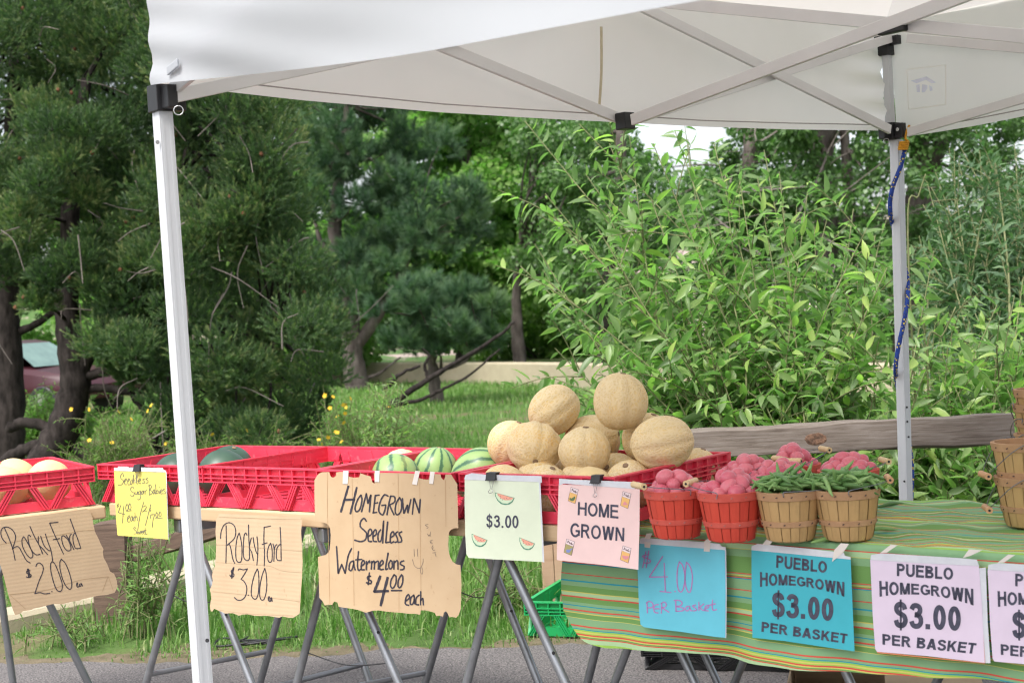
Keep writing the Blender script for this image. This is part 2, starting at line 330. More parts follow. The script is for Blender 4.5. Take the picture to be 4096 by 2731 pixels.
# ================================================================== VEGETATION
def unit(v): return v / (np.linalg.norm(v, axis=-1, keepdims=True) + 1e-9)
def rand_unit(n, rng=RNG): return unit(rng.normal(size=(n, 3)))
def leaves(P, D, Nn, L, W, rows=5, bend=.25, fold=.25):
    """lance shaped leaves folded along the midrib; rows=2 gives a 4-corner leaf"""
    P, D, Nn = map(np.asarray, (P, D, Nn)); n = len(P); D = unit(D); S = unit(np.cross(D, Nn)); U = np.cross(S, D)
    if rows == 2:
        V = np.stack([P, P + D * (L * .5)[:, None] + S * (W * .5)[:, None] + U * (W * fold)[:, None], P + D * L[:, None] - U * (L * bend * .5)[:, None], P + D * (L * .5)[:, None] - S * (W * .5)[:, None] + U * (W * fold)[:, None]], 1)
        F = np.arange(n)[:, None] * 4 + np.array([[0, 1, 2, 3]]); return V.reshape(-1, 3), F.reshape(-1, 4), 4
    t = np.linspace(0, 1, rows); hw = np.interp(t, [0, .12, .38, .7, 1], [.05, .62, 1, .62, .02]); V = []
    for i in range(rows):
        c = P + D * (L * t[i])[:, None] - U * (L * bend * t[i] ** 2)[:, None]
        e = S * (W * .5 * hw[i])[:, None]; up = U * (W * fold * hw[i])[:, None]
        V += [c - e + up, c, c + e + up]
    V = np.stack(V, 1); F = []
    for i in range(rows - 1):
        for j in range(2): F.append([i * 3 + j, i * 3 + j + 1, i * 3 + j + 4, i * 3 + j + 3])
    F = np.arange(n)[:, None, None] * (rows * 3) + np.array(F)[None]
    return V.reshape(-1, 3), F.reshape(-1, 4), rows * 3
def needles(P, D, L, W, rng):
    n = len(P); S = unit(np.cross(D, rand_unit(n, rng))) * W[:, None] * .5
    V = np.stack([P - S, P + S, P + D * L[:, None]], 1).reshape(-1, 3); return V, np.arange(3 * n).reshape(-1, 3)
def pine_foliage(name, C, R, per, parent, mat, shoot=.16, nl=.045, nper=34, nw=.003, rng=RNG, seeds=None, up=.7, t0=0.0):
    """shoots clothed in needles: C clump centres, R clump radii, per shoots in each"""
    n = len(C) * per; c = np.repeat(C, per, 0); r = np.repeat(R, per)
    d = rand_unit(n, rng); d[:, 2] = d[:, 2] * .85 + .12; rad_ = rng.random(n) ** .45
    P = c + d * (r * rad_)[:, None] * np.array([1.1, 1.1, .85]); A = unit(d * .8 + np.array([0, 0, up]) + rng.normal(0, .35, (n, 3)))
    sl = shoot * rng.uniform(.6, 1.3, n); k = np.repeat(np.arange(n), nper); t = np.tile(np.linspace(t0, 1, nper), n)
    base = P[k] + A[k] * (sl[k] * t)[:, None]; q = rand_unit(len(k), rng); q = unit(q - A[k] * (q * A[k]).sum(1)[:, None])
    nd = unit(q * (1.15 - .75 * t)[:, None] + A[k] * (.55 + .8 * t)[:, None]); L = nl * rng.uniform(.75, 1.25, len(k))
    V, F = needles(base, nd, L, np.full(len(k), nw), rng)
    cv = np.repeat(rng.normal(0, .13, len(C)), per)      # some boughs are yellower than others
    ti = np.clip(np.repeat(rng.uniform(0, .8, n) ** 1.4 * .8 + cv, nper) + .42 * t ** 1.5 + rng.normal(0, .08, len(k)), 0, 1)
    ob = big(name, V, F, mat, parent, tint=np.repeat(ti, 3), quads=3); return ob, P, A, sl
def limbs(mb, base, targets, r0, rng, sag=.12, n=7):
    for t in targets:
        m = (base + t) / 2 + rng.normal(0, .06, 3) * np.linalg.norm(t - base); m[2] += sag * np.linalg.norm(t - base) * rng.uniform(-.5, 1)
        p = spline([base, m, t], 5); mb.tube(p, np.linspace(r0, r0 * .25, len(p)), n, m=0)
def px_tube(mb, pts, dep, r0, r1, n=10, wob=.0, rng=RNG):
    D = np.full(len(pts), dep) if np.isscalar(dep) else dep
    p = spline([und(x, y, d) for (x, y), d in zip(pts, D)], 6); p = p + rng.normal(0, wob, p.shape)
    mb.tube(p, np.linspace(r0, r1, len(p)) * rng.uniform(.93, 1.07, len(p)), n); return p

# --- two pinyon pines on the left
def pinyon(label, dep, trunks, clumps, per, seed, bare):
    rng = np.random.default_rng(seed); b0 = und(*trunks[0][0][0], dep); root = thing('pinyon_pine', label, 'pine tree', (b0[0], b0[1], 0))
    tb = MB(); allp = []
    for pts, r0, r1 in trunks:
        p = px_tube(tb, pts, dep, r0, r1, 12, .006, rng); allp.append(p)
    allp = np.vstack(allp); lowest = allp[allp[:, 2].argmin()]
    tb.tube([lowest + (0, 0, .1), (lowest[0], lowest[1], -.05)], [trunks[0][1], trunks[0][1] * 1.25], 12)
    C = np.array([und(x, y, dep + dz) for x, y, r, dz in clumps]); Rr = np.array([r for *_, r, dz in clumps]) / 3330 * dep
    for c in C:
        near = allp[np.argmin(((allp - c) ** 2 * [1, 1, 1.6]).sum(1) + rng.uniform(0, .6, len(allp)))]; limbs(tb, near, [c], .022, rng)
    ob, P, A, sl = pine_foliage('foliage', C, Rr, per, root, MAT['pinyon'], .095, .037, 32, .0062, rng, t0=.25)
    tw = tb
    for i in range(bare):
        c = C[rng.integers(len(C))] + rng.normal(0, .25, 3); d = unit(rng.normal(size=3) + [0, -.4, -.5]); L = rng.uniform(.25, .6)
        p = spline([c, c + d * L * .5 + rng.normal(0, .04, 3), c + d * L + [0, 0, -.08] + rng.normal(0, .07, 3)], 4); tw.tube(p, np.linspace(.007, .003, len(p)), 4, cap=False, m=1)
    tb.build('trunk', [MAT['barkd'], MAT['twig']], root, smooth=60)
    cn = MB()
    for i in rng.choice(len(P), 60, replace=False):
        q = P[i] + A[i] * sl[i]; cn.lathe([(.004, -.022), (.02, -.008), (.017, .01), (.003, .022)], 7); cn.v[-1] += q
    k = cn.build('cones', MAT['cone'], root); tag(k, kind='stuff')
    return root
def scatter(poly, n, r0, r1, rng, dz=1.0, holes=()):      # clump positions, a little denser on the near side
    poly = np.array(poly, float); out = []
    def inside(x, y):
        c = False; j = len(poly) - 1
        for i in range(len(poly)):
            if (poly[i][1] > y) != (poly[j][1] > y) and x < (poly[j][0] - poly[i][0]) * (y - poly[i][1]) / (poly[j][1] - poly[i][1]) + poly[i][0]: c = not c
            j = i
        return c
    tries = 0
    while len(out) < n and tries < 20000:
        tries += 1; x = rng.uniform(poly[:, 0].min(), poly[:, 0].max()); y = rng.uniform(poly[:, 1].min(), poly[:, 1].max()); r = rng.uniform(r0, r1)
        if not inside(x, y) or any((x - a) ** 2 + (y - b) ** 2 < (c + r * .7) ** 2 for a, b, c in holes): continue
        if any((x - o[0]) ** 2 + (y - o[1]) ** 2 < (.5 * min(r, o[2])) ** 2 for o in out): continue
        out.append((x, y, r, rng.uniform(-dz * 1.15, dz * .8)))
    return out
r1 = np.random.default_rng(21)
cl = scatter([(-120, -150), (330, -150), (330, 60), (300, 220), (330, 420), (250, 520), (190, 600), (-120, 640)], 130, 48, 88, r1, 2.0, [(15, 320, 8), (150, 330, 5)])
cl += [(60, 660, 30, .3), (-30, 740, 40, .5), (10, 560, 30, .5)]
pinyon('tall dark pinyon pine at the left edge with a straight black trunk', 16.6,
       [([(20, 1090), (26, 900), (16, 700), (34, 480), (30, 260), (46, 40), (50, -140)], .175, .05), ([(28, 770), (90, 740), (150, 690)], .05, .03), ([(30, 520), (110, 480), (200, 430)], .04, .02)], cl, 290, 21, 130)
r1 = np.random.default_rng(22)
cl = scatter([(300, -60), (360, -120), (520, 150), (640, 260), (668, 400), (700, 560), (760, 640), (770, 760), (735, 900), (690, 1000), (540, 1035), (420, 1020), (330, 880), (230, 800), (170, 720), (210, 610), (300, 540), (380, 380), (330, 200)], 128, 44, 80, r1, 1.5, [(480, 760, 6)])
cl += [(120, 640, 40, -1.0), (230, 660, 44, -1.0), (180, 600, 44, -1.1), (300, 640, 44, -.8), (90, 700, 34, -.9), (265, 835, 26, -.6), (235, 800, 24, -.5), (300, 860, 30, -.5)]
cl += [(150, 380, 50, -1.2), (120, 300, 52, -1.2), (196, 450, 42, -1.0), (90, 430, 50, -1.3), (40, 500, 46, -1.2), (205, 300, 50, -1.1)]
cl += [(330, 790, 26, -.4), (270, 720, 30, -.4), (205, 560, 34, -.5)]
pinyon('spreading dark green pinyon pine with a leaning forked trunk behind the crates', 14.6,
       [([(75, 1105), (118, 1040), (158, 950), (172, 850), (152, 720), (162, 590), (160, 470), (172, 330), (200, 180)], .20, .05), ([(165, 880), (215, 790), (290, 690), (370, 560), (420, 420), (440, 200)], .10, .03),
        ([(118, 985), (60, 970), (20, 985)], .06, .05), ([(-10, 1075), (50, 1035), (110, 1018), (165, 1026), (200, 1050), (225, 1085)], .07, .05), ([(172, 905), (230, 890), (300, 900), (380, 880)], .05, .03), ([(170, 870), (250, 850), (340, 830), (500, 790), (620, 760)], .06, .02),
        ([(300, 900), (335, 960), (352, 1010), (362, 1050)], .03, .02)], cl, 280, 22, 170)

# --- long-needled pine and small pine further back
def ponderosa(label, dep, trunks, clumps, per, seed, nper=70, nl=.17, shoot=.16, nw=.011, low=0):
    rng = np.random.default_rng(seed); b0 = und(*trunks[0][0][0], dep); root = thing('long_needled_pine', label, 'pine tree', (b0[0], b0[1], 0))
    tb = MB(); allp = [px_tube(tb, p, dep, a, b, 10, .008, rng) for p, a, b in trunks]; allp = np.vstack(allp); q = allp[allp[:, 2].argmin()]
    tb.tube([q + (0, 0, .2), (q[0], q[1], -.1)], [trunks[0][1], trunks[0][1] * 1.15], 10)
    C = np.array([und(x, y, dep + dz) for x, y, r, dz in clumps]); Rr = np.array([r for *_, r, dz in clumps]) / 3330 * dep
    for c in C:
        near = allp[np.argmin(((allp - c) ** 2).sum(1) + rng.uniform(0, 1, len(allp)))]; limbs(tb, near, [c], .03, rng)
    tb.build('trunk', MAT['barkg'], root, smooth=60)
    pine_foliage('foliage', C, Rr, per, root, MAT['ponder'], shoot, nl, nper, nw, rng, up=.9); return root
r1 = np.random.default_rng(23)
cl = scatter([(640, 180), (760, 150), (900, 170), (940, 300), (1010, 330), (1090, 440), (1110, 520), (1030, 600), (960, 560), (880, 650), (760, 740), (700, 640), (680, 400)], 66, 36, 60, r1, 1.2, [(735, 540, 14), (1000, 420, 10)])
ponderosa('blue green long-needled pine with bare lower trunk in front of the beige wall', 30,
          [([(822, 905), (815, 850), (806, 770), (800, 700), (775, 580), (770, 480), (790, 350), (800, 220)], .26, .08), ([(812, 800), (850, 750), (890, 685), (930, 610), (960, 520)], .15, .05), ([(785, 620), (740, 560), (715, 480)], .08, .03), ([(812, 870), (865, 860), (920, 820)], .05, .02)], cl, 34, 23)
r1 = np.random.default_rng(24)
cl = scatter([(870, 690), (960, 650), (1040, 660), (1120, 680), (1165, 740), (1120, 800), (1060, 825), (960, 815), (880, 790)], 34, 16, 36, r1, 1.0)
ponderosa('small young pine with a short straight trunk standing before the curved wall', 23.5,
          [([(1003, 925), (996, 860), (990, 800), (985, 730)], .11, .05), ([(996, 850), (1050, 840), (1110, 800), (1140, 770)], .03, .012)], cl, 22, 24, nl=.15, nw=.009)
tb = MB()
for pts, a, b in ([([(888, 938), (925, 910), (985, 870), (1060, 825), (1140, 775), (1180, 740)], .055, .02), ([(905, 930), (965, 918), (1020, 892), (1080, 860), (1150, 800)], .035, .012), ([(985, 870), (975, 840), (985, 815), (970, 800)], .03, .012), ([(880, 900), (920, 860), (965, 840)], .035, .02)]): px_tube(tb, pts, 21.5, a, b, 8, .006)
q = und(888, 938, 21.5); tb.tube([q + (.02, 0, .02), (q[0] - .05, q[1], -.02)], [.055, .06], 8)
tag(tb.build('dead_branch', MAT['barkd'], origin=(q[0], q[1], 0), smooth=60), 'dark bare forked branch rising from the grass before the small pine', 'branch')

# --- broadleaved trees behind
def broad(label, dep, trunks, clumps, per, seed, mat, L=.10, W=.075, group=None, name='broadleaf_tree', dead=0, bark='barkg'):
    rng = np.random.default_rng(seed); b0 = und(*trunks[0][0][0], dep); root = thing(name, label, 'tree', (b0[0], b0[1], 0), group=group)
    tb = MB(); allp = [px_tube(tb, p, dep, a, b, 10, .01, rng) for p, a, b in trunks]; allp = np.vstack(allp); q = allp[allp[:, 2].argmin()]
    tb.tube([q + (0, 0, .1), (q[0], q[1], -.1)], [trunks[0][1], trunks[0][1] * 1.2], 10)
    C = np.array([und(x, y, dep + dz) for x, y, r, dz in clumps]); Rr = np.array([r for *_, r, dz in clumps]) / 3330 * dep
    for c in C[::2]:
        near = allp[np.argmin(((allp - c) ** 2).sum(1) + rng.uniform(0, 2, len(allp)))]; limbs(tb, near, [c], .04, rng, n=5)
    tb.build('trunk', MAT[bark], root, smooth=60)
    n = len(C) * per; c = np.repeat(C, per, 0); r = np.repeat(Rr, per); d = rand_unit(n, rng); P = c + d * (r * rng.random(n) ** .4)[:, None] * [1.15, 1.15, .75]
    D = unit(d * .5 + rng.normal(0, .5, (n, 3)) + [0, 0, -.5]); Nn = unit(rng.normal(0, .6, (n, 3)) + [0, -.1, 1]); l = L * rng.uniform(.7, 1.3, n)
    V, F, k = leaves(P, D, Nn, l, l * W / L, 2, .2, .12); tag(big('foliage', V, F, mat, root, tint=np.repeat(rng.beta(2, 2, n), k)))
    if dead:
        tw = MB()
        for i in range(dead):
            a = C[rng.integers(len(C))]; p = spline([a, a + rng.normal(0, .5, 3), a + rng.normal(0, 1, 3) + [0, 0, -.3]], 4); tw.tube(p, np.linspace(.02, .006, len(p)), 4, cap=False)
        tag(tw.build('dead_twigs', MAT['twig'], root), kind='stuff')
    return root
r1 = np.random.default_rng(25)
broad('bright fresh green broadleaf tree filling the gap behind the long-needled pine', 37, [([(1060, 850), (1062, 700), (1070, 500), (1080, 300)], .16, .05)],
      scatter([(880, 160), (1220, 180), (1270, 420), (1250, 640), (1150, 740), (1080, 780), (960, 760), (880, 560)], 74, 40, 70, r1, 2.2), 520, 25, MAT['bright'], .17, .13)
broad('yellow green leafy tree glimpsed between the pinyon pine branches', 34, [([(520, 850), (525, 650), (530, 400)], .14, .05)],
      scatter([(200, 560), (480, 480), (720, 420), (900, 600), (900, 800), (700, 880), (400, 880), (180, 760)], 70, 45, 75, r1, 2), 420, 26, MAT['bright'], .16, .12)
cott = 'cottonwood trees behind the willow'
broad('cottonwood with a slim grey trunk near the pale gap behind the long wall', 33, [([(1196, 850), (1188, 740), (1186, 660), (1194, 560)], .17, .07)],
      scatter([(1160, 200), (1400, 200), (1420, 420), (1380, 640), (1290, 700), (1200, 640), (1240, 420)], 40, 36, 62, r1, 1.6), 360, 27, MAT['cotton'], .10, .085, cott)
broad('cottonwood with a dark curved trunk behind the left side of the willow', 29, [([(1390, 870), (1388, 760), (1380, 690), (1330, 640), (1300, 560)], .16, .08), ([(1388, 760), (1400, 600), (1424, 420), (1426, 240)], .15, .10)],
      scatter([(1280, 560), (1300, 330), (1400, 240), (1520, 420), (1560, 540), (1480, 760), (1380, 800), (1290, 760)], 36, 34, 58, r1, 1.5, [(1560, 292, 36)]), 340, 28, MAT['cotton'], .09, .075, cott)
broad('cottonwood with a thick upright trunk rising behind the middle of the willow', 27, [([(1730, 900), (1722, 700), (1718, 520), (1722, 380), (1730, 200)], .19, .13)],
      scatter([(1640, 380), (1690, 200), (1830, 180), (1860, 420), (1800, 640), (1690, 700), (1600, 560)], 38, 34, 58, r1, 1.6, [(1572, 290, 34)]), 360, 29, MAT['cotton'], .09, .075, cott, dead=14)
broad('big cottonwood with twin furrowed trunks and dead grey twigs beside the canopy leg', 25, [([(1915, 900), (1905, 700), (1895, 500), (1890, 380), (1900, 180)], .22, .17), ([(1935, 700), (1950, 500), (1940, 300)], .13, .08)],
      scatter([(1780, 200), (2040, 200), (2060, 420), (2030, 640), (1900, 760), (1800, 700)], 40, 34, 58, r1, 1.6), 350, 30, MAT['cotton'], .085, .07, cott, dead=40)
broad('cottonwood with a leaning dark trunk at the right behind the grey green tree', 26, [([(2070, 900), (2090, 650), (2105, 480), (2112, 330), (2115, 200)], .22, .17), ([(2080, 700), (2118, 480), (2150, 370), (2190, 230)], .15, .12)],
      scatter([(2060, 180), (2420, 180), (2420, 560), (2300, 640), (2180, 700), (2070, 760)], 44, 36, 60, r1, 1.6), 350, 31, MAT['cotton'], .09, .075, cott, dead=10)
# filler greenery in the distance
r1 = np.random.default_rng(26)
for i, (x0, x1, y0, y1, dp, mt, lb) in enumerate([(-150, 200, 420, 860, 40, 'bright', 'distant yellow green tree behind the parked car'), (1100, 1420, 640, 850, 44, 'shrub', 'light green bushy tree low behind the beige wall'), (1440, 1950, 385, 900, 40, 'cotton', 'distant green tree low behind the willow'), (560, 960, 120, 760, 42, 'cotton', 'tall distant green tree rising behind the blue green pine'), (150, 560, 60, 700, 43, 'cotton', 'tall distant green tree behind the white canopy leg'), (1900, 2450, 520, 900, 38, 'cotton', 'distant green tree low behind the right shrubs')]):
    broad(lb, dp, [([((x0 + x1) / 2, 850), ((x0 + x1) / 2 + 10, y0)], .12, .05)], scatter([(x0, y0), (x1, y0), (x1, y1), (x0, y1)], 36 + 14 * (x1 - x0 > 400), 45, 80, r1, 2), 420, 60 + i, MAT[mt], .17, .13, 'distant trees')

# --- willow sapling clump behind the rail
def wand_shrub(name, label, cat, bases, tips, dep, seed, mat, L=.105, W=.026, step=.04, twigs=7, stem_r=.010, arch=.25, group=None, rows=5, dz=.5, twl=(.22, .55)):
    rng = np.random.default_rng(seed); b0 = bases[0]; root = thing(name, label, cat, (b0[0], b0[1], 0), group=group); st = MB(); P = []; D = []; N = []; LL = []
    def put(p, ax, l):
        q = unit(rng.normal(size=3)); q = q - ax * (q @ ax); q /= np.linalg.norm(q)
        d = unit(q * .95 + ax * .55 + np.array([0, 0, -.18]) + rng.normal(0, .15, 3)); P.append(p); D.append(d); N.append(unit(np.array([0, 0, 1]) + rng.normal(0, .5, 3))); LL.append(l)
    def run(p, l0, rng, every):
        seg = np.linalg.norm(np.diff(p, axis=0), axis=1); s = np.concatenate([[0], np.cumsum(seg)]); x = l0
        while x < s[-1]:
            q = np.array([np.interp(x, s, p[:, k]) for k in range(3)]); i = min(len(seg) - 1, np.searchsorted(s, x)); i = max(i - 1, 0)
            put(q, unit(p[i + 1] - p[i]), L * (.45 + .85 * rng.random() ** .8) * (1 - .35 * (x / s[-1]) ** 6)); x += every * rng.uniform(.6, 1.4)
    for (X, Y) in tips:
        t = und(X, Y, dep + rng.uniform(-dz, dz)); b = bases[rng.integers(len(bases))] + rng.normal(0, .1, 3) * [1, 1, 0]; L0 = np.linalg.norm(t - b)
        m = b + (t - b) * .5 + np.array([0, 0, arch * .35 * L0]) * (abs(t[0] - b[0]) / L0) + rng.normal(0, .03, 3) * L0
        p = spline([b, b + (m - b) * .5 + [0, 0, .05], m, t], 8); st.tube(p, np.linspace(stem_r * rng.uniform(.8, 1.3), .0025, len(p)), 6, cap=False)
        run(p, L0 * .18, rng, step)
        for k in range(twigs):
            i = int(rng.uniform(.2, .96) * (len(p) - 1)); ax = unit(p[min(i + 1, len(p) - 1)] - p[i - 1]); d = unit(rng.normal(size=3) * .9 + ax * .8 + [0, 0, .3]); l = rng.uniform(*twl)
            tp = spline([p[i], p[i] + d * l * .5, p[i] + d * l + [0, 0, -.12 * l]], 4); st.tube(tp, np.linspace(.004, .0016, len(tp)), 4, cap=False); run(tp, .05, rng, step)
    st.build('stems', MAT['wstem'], root, smooth=0); tag(root.children[-1], kind='stuff')
    LL = np.array(LL); n = len(LL); V, F, k = leaves(P, D, N, LL, LL * W / L * rng.uniform(.8, 1.2, n), rows, .22, .22)
    ti = np.clip(rng.beta(2, 2.6, n) + np.where(rng.random(n) < .12, .3, 0), 0, 1); big('foliage', V, F, mat, root, smooth=True, tint=np.repeat(ti, k)); return root
def line(a, b, n): return [tuple(np.array(a) + (np.array(b) - np.array(a)) * t) for t in np.linspace(0, 1, n)]
DW = 7.6; wb = [np.array([*unz(X, 1395, 0)[:2], 0]) for X in (1760, 1830, 1900, 1960)]
tips = [(1205, 278), (1330, 285), (1252, 445), (1228, 560), (1196, 612), (1262, 690), (1275, 800), (1250, 860), (1345, 400), (1400, 330), (1445, 310), (1500, 330), (1550, 300), (1580, 320), (1640, 330), (1665, 400), (1755, 345), (1740, 410), (1790, 395), (1700, 420), (1830, 470), (1870, 520), (1960, 480), (1945, 560), (2010, 540), (2040, 610)]
rr = np.random.default_rng(4)
tips += [(rr.uniform(1330, 2040), rr.uniform(420, 900)) for _ in range(52)] + [(rr.uniform(1500, 2050), rr.uniform(800, 1010)) for _ in range(22)] + [(1290, 905), (1340, 870), (1250, 640), (1290, 520), (1420, 900), (1400, 780)]
wand_shrub('willow_shrub', 'big leafy willow clump with long bright leaves behind the melon pyramid', 'shrub', wb, tips, DW, 41, MAT['willow'], L=.112, W=.039, step=.037, twigs=8, arch=.35, stem_r=.006)
wb = [np.array([*unz(X, 1380, 0)[:2], 0]) for X in (2120, 2200, 2290, 2380)]
tips = [(2110, 690), (2150, 700), (2190, 740), (2240, 720), (2290, 700), (2330, 680), (2350, 640), (2145, 575), (2400, 700), (2420, 800)] + [(rr.uniform(2080, 2420), rr.uniform(740, 960)) for _ in range(34)] + [(rr.uniform(2040, 2420), rr.uniform(960, 1120)) for _ in range(26)]
wand_shrub('willow_shrub', 'lower willow clump right of the canopy leg above the wooden rail', 'shrub', wb, tips, 7.5, 42, MAT['willow'], L=.108, W=.036, step=.036, twigs=8, dz=.45, stem_r=.006)
wb = [np.array([*unz(X, 1390, 0)[:2], 0]) for X in (1640, 1800, 1950, 2050)]
tips = [(rr.uniform(1560, 2110), rr.uniform(1000, 1160)) for _ in range(40)] + [(rr.uniform(1600, 2060), rr.uniform(930, 1010)) for _ in range(12)]
wand_shrub('willow_shrub', 'dark low willow growth showing under the wooden rail', 'shrub', wb, tips, 7.4, 43, MAT['willow'], L=.11, W=.034, step=.032, twigs=8, dz=.4, twl=(.15, .35), stem_r=.007)
# --- grey green tree at the right edge, leafy and fine
wb = [np.array([*unz(2330, 1200, 0)[:2], 0]), np.array([*unz(2400, 1200, 0)[:2], 0])]
tips = [(2150, 400), (2180, 340), (2200, 325), (2250, 345), (2285, 360), (2330, 330), (2120, 470), (2110, 560), (2100, 640), (2095, 720), (2130, 760)] + [(rr.uniform(2110, 2460), rr.uniform(340, 780)) for _ in range(70)]
wand_shrub('grey_green_tree', 'fine-leaved grey green tree at the right edge behind the low willow', 'tree', wb, tips, 11, 44, MAT['olive'], L=.10, W=.030, step=.026, twigs=16, stem_r=.014, rows=3, dz=.9)
# single dead wands
for (a, b, c, lb) in [((2085, 540), (2110, 450), (2126, 400), 'long bare pale wand standing just right of the canopy leg'), ((2130, 810), (2165, 770), (2195, 705), 'short bare pale wand above the low right willow')]:
    q = und(*a, 7.2); st = MB().tube(spline([(q[0], q[1], 0), und(*a, 7.2), und(*b, 7.2), und(*c, 7.2)], 6), np.linspace(.006, .0035, 19), 6)
    tag(st.build('bare_wand', MAT['wstem'], origin=(q[0], q[1], 0), smooth=0), lb, 'branch')
# --- yellow flowering shrubs and light green shrubs
def flower_shrub(label, ctr, dep, n, seed, flowers, spread, L=.05, W=.012, mat='shrub', name='flowering_shrub'):
    b = [np.array([*und(x, 1060, dep)[:2], 0]) for x in (ctr[0] - 20, ctr[0] + 20)]; rng = np.random.default_rng(seed)
    tips = [(ctr[0] + rng.normal(0, .5) * spread[0], ctr[1] + rng.uniform(-.6, 1) * spread[1]) for _ in range(n)]
    r = wand_shrub(name, label, 'shrub', b, tips, dep, seed, MAT[mat], L=L, W=W, step=.024, twigs=6, stem_r=.006, rows=3, dz=.5, twl=(.12, .3))
    if flowers:
        fm = MB()
        for _ in range(flowers):
            q = und(ctr[0] + rng.normal(0, .45) * spread[0], ctr[1] + rng.uniform(-.7, .9) * spread[1], dep - .35 + rng.uniform(-.2, .3)); m = unit(rng.normal(size=3) + [0, -.8, .6]); s_ = unit(np.cross(m, [0, 0, 1.])); u_ = np.cross(s_, m)
            for k in range(5):
                a = k * 1.2566; e = s_ * math.cos(a) + u_ * math.sin(a); f = np.cross(m, e); fm.add([q, q + e * .012 + f * .009 + m * .004, q + e * .021, q + e * .012 - f * .009 + m * .004], [(0, 1, 2, 3)])
        tag(fm.build('flowers', MAT['petal'], r), kind='stuff')
    return r
flower_shrub('yellow flowering shrub beside the dark pinyon pine above the red crates', (790, 960), 12.5, 46, 51, 20, (85, 80))
flower_shrub('tall light green leafy weed beside the yellow flowering shrub', (880, 930), 12.2, 34, 52, 0, (70, 90), .075, .018, 'willow', 'leafy_weed')
flower_shrub('light green shrub with small yellow flowers under the left pine trunks', (262, 965), 12.0, 66, 53, 8, (120, 62))
flower_shrub('bright green leafy shrub in front of the parked car', (125, 925), 17.8, 110, 54, 0, (150, 62), .075, .03, 'bright', 'leafy_shrub')
flower_shrub('green shrub behind the dark watermelon crate under the pinyon pine', (520, 1010), 12.8, 44, 55, 6, (190, 45), .05, .014)

# --- grass
def blades(n, xr, yr, h, w_, seed, keep=None, lean=.45, hm=None):
    rng = np.random.default_rng(seed); x = rng.uniform(*xr, n); y = rng.uniform(*yr, n)
    if keep is not None: k = keep(x, y, rng); x, y = x[k], y[k]
    n = len(x); P = np.stack([x, y, np.full(n, -.004)], 1); az = rng.uniform(0, 2 * np.pi, n); ln = np.abs(rng.normal(0, lean, n)); H = h * rng.uniform(.45, 1.5, n) * (1 if hm is None else hm(x, y))
    o = np.stack([np.cos(az), np.sin(az), np.zeros(n)], 1); s_ = np.stack([-np.sin(az), np.cos(az), np.zeros(n)], 1) * (w_ * rng.uniform(.6, 1.4, n))[:, None] / 2
    m = P + o * (H * ln * .35)[:, None] + np.array([0, 0, 1.]) * (H * .6)[:, None]; t = P + o * (H * ln)[:, None] + np.array([0, 0, 1.]) * (H * (1 - .25 * ln))[:, None]
    V = np.stack([P - s_, P + s_, m + s_ * .75, m - s_ * .75, t + s_ * .08, t - s_ * .08], 1).reshape(-1, 3); F = (np.arange(n)[:, None, None] * 6 + np.array([[0, 1, 2, 3], [3, 2, 4, 5]])).reshape(-1, 4)
    ti = np.clip(rng.beta(2, 2.2, n) * .85 + np.where(rng.random(n) < .10, .45, 0), 0, 1); return V, F, np.repeat(ti, 6)
def patch(fr, th, sd):
    r_ = np.random.default_rng(sd); a = r_.uniform(0, 6.28, 8); k = r_.normal(0, fr, (8, 2))
    return lambda x, y: sum(np.sin(k[i, 0] * x + k[i, 1] * y + a[i]) for i in range(8)) / 2.8 > th
edgey = lambda x: np.interp(x, [e[0] for e in edge], [e[1] for e in edge])
p1, p2 = patch(2.6, -.6, 1), patch(.8, -.55, 2)
rise = lambda x, y: np.clip((y - edgey(x)) / .5, .42, 1.15) * np.where(x < -1.75, .55, 1)
p3 = patch(5.5, -.25, 9)
parts = [blades(60000, (-3.4, 3.2), (5.7, 9), .070, .006, 71, lambda x, y, r: (y > edgey(x) + .0 + np.abs(r.normal(0, .09, len(x)))) & ((p1(x, y) & p3(x, y)) | (r.random(len(x)) < .22)), .7, rise),
         blades(6000, (-3.2, 2.6), (6.2, 9), .15, .009, 72, lambda x, y, r: (y > edgey(x) + .18) & p1(x * 1.7 + 3, y * 1.7), .55, rise),
         blades(60000, (-5.5, 6), (9, 19), .07, .010, 73, lambda x, y, r: p2(x, y) | (r.random(len(x)) < .3)),
         blades(50000, (-8, 6), (19, 34), .09, .016, 74, lambda x, y, r: p2(x, y) | (r.random(len(x)) < .3))]
V = []; F = []; T = []; o = 0
for v, f, t in parts: V.append(v); F.append(f + o); T.append(t); o += len(v)
tag(big('grass', np.vstack(V), np.vstack(F), MAT['grassb'], tint=np.concatenate(T)), 'green grass growing from the asphalt edge back to the wall', 'grass', kind='stuff')
# feathery weed beside the fence post, tall weeds at the kerb
for (cx, cy, dep, n, sp, lb, sd) in [(330, 1300, 6.75, 26, (60, 110), 'feathery green weed growing beside the short wooden fence post', 81), (150, 1440, 6.6, 12, (70, 50), 'leafy grass weed in front of the beige kerb', 82), (900, 1300, 7.2, 20, (170, 70), 'tall grassy weeds behind the homegrown watermelon sign', 83), (1180, 1330, 6.8, 18, (80, 70), 'broad green weeds beside the pale wooden stake', 84)]:
    b = [np.array([*unz(cx + d, 1420, 0)[:2], 0]) for d in (-sp[0] * .5, 0, sp[0] * .5)]; b = [np.array([q[0] * dep / q[1], dep, 0]) for q in b]; rng = np.random.default_rng(sd)
    tp = [(cx + rng.normal(0, .5) * sp[0], cy + rng.uniform(-.8, .7) * sp[1]) for _ in range(n)]
    wand_shrub('weed', lb, 'weed', b, tp, dep, sd, MAT['grassb'], L=.055, W=.009, step=.016, twigs=3, stem_r=.003, rows=3, dz=.15, twl=(.06, .16))
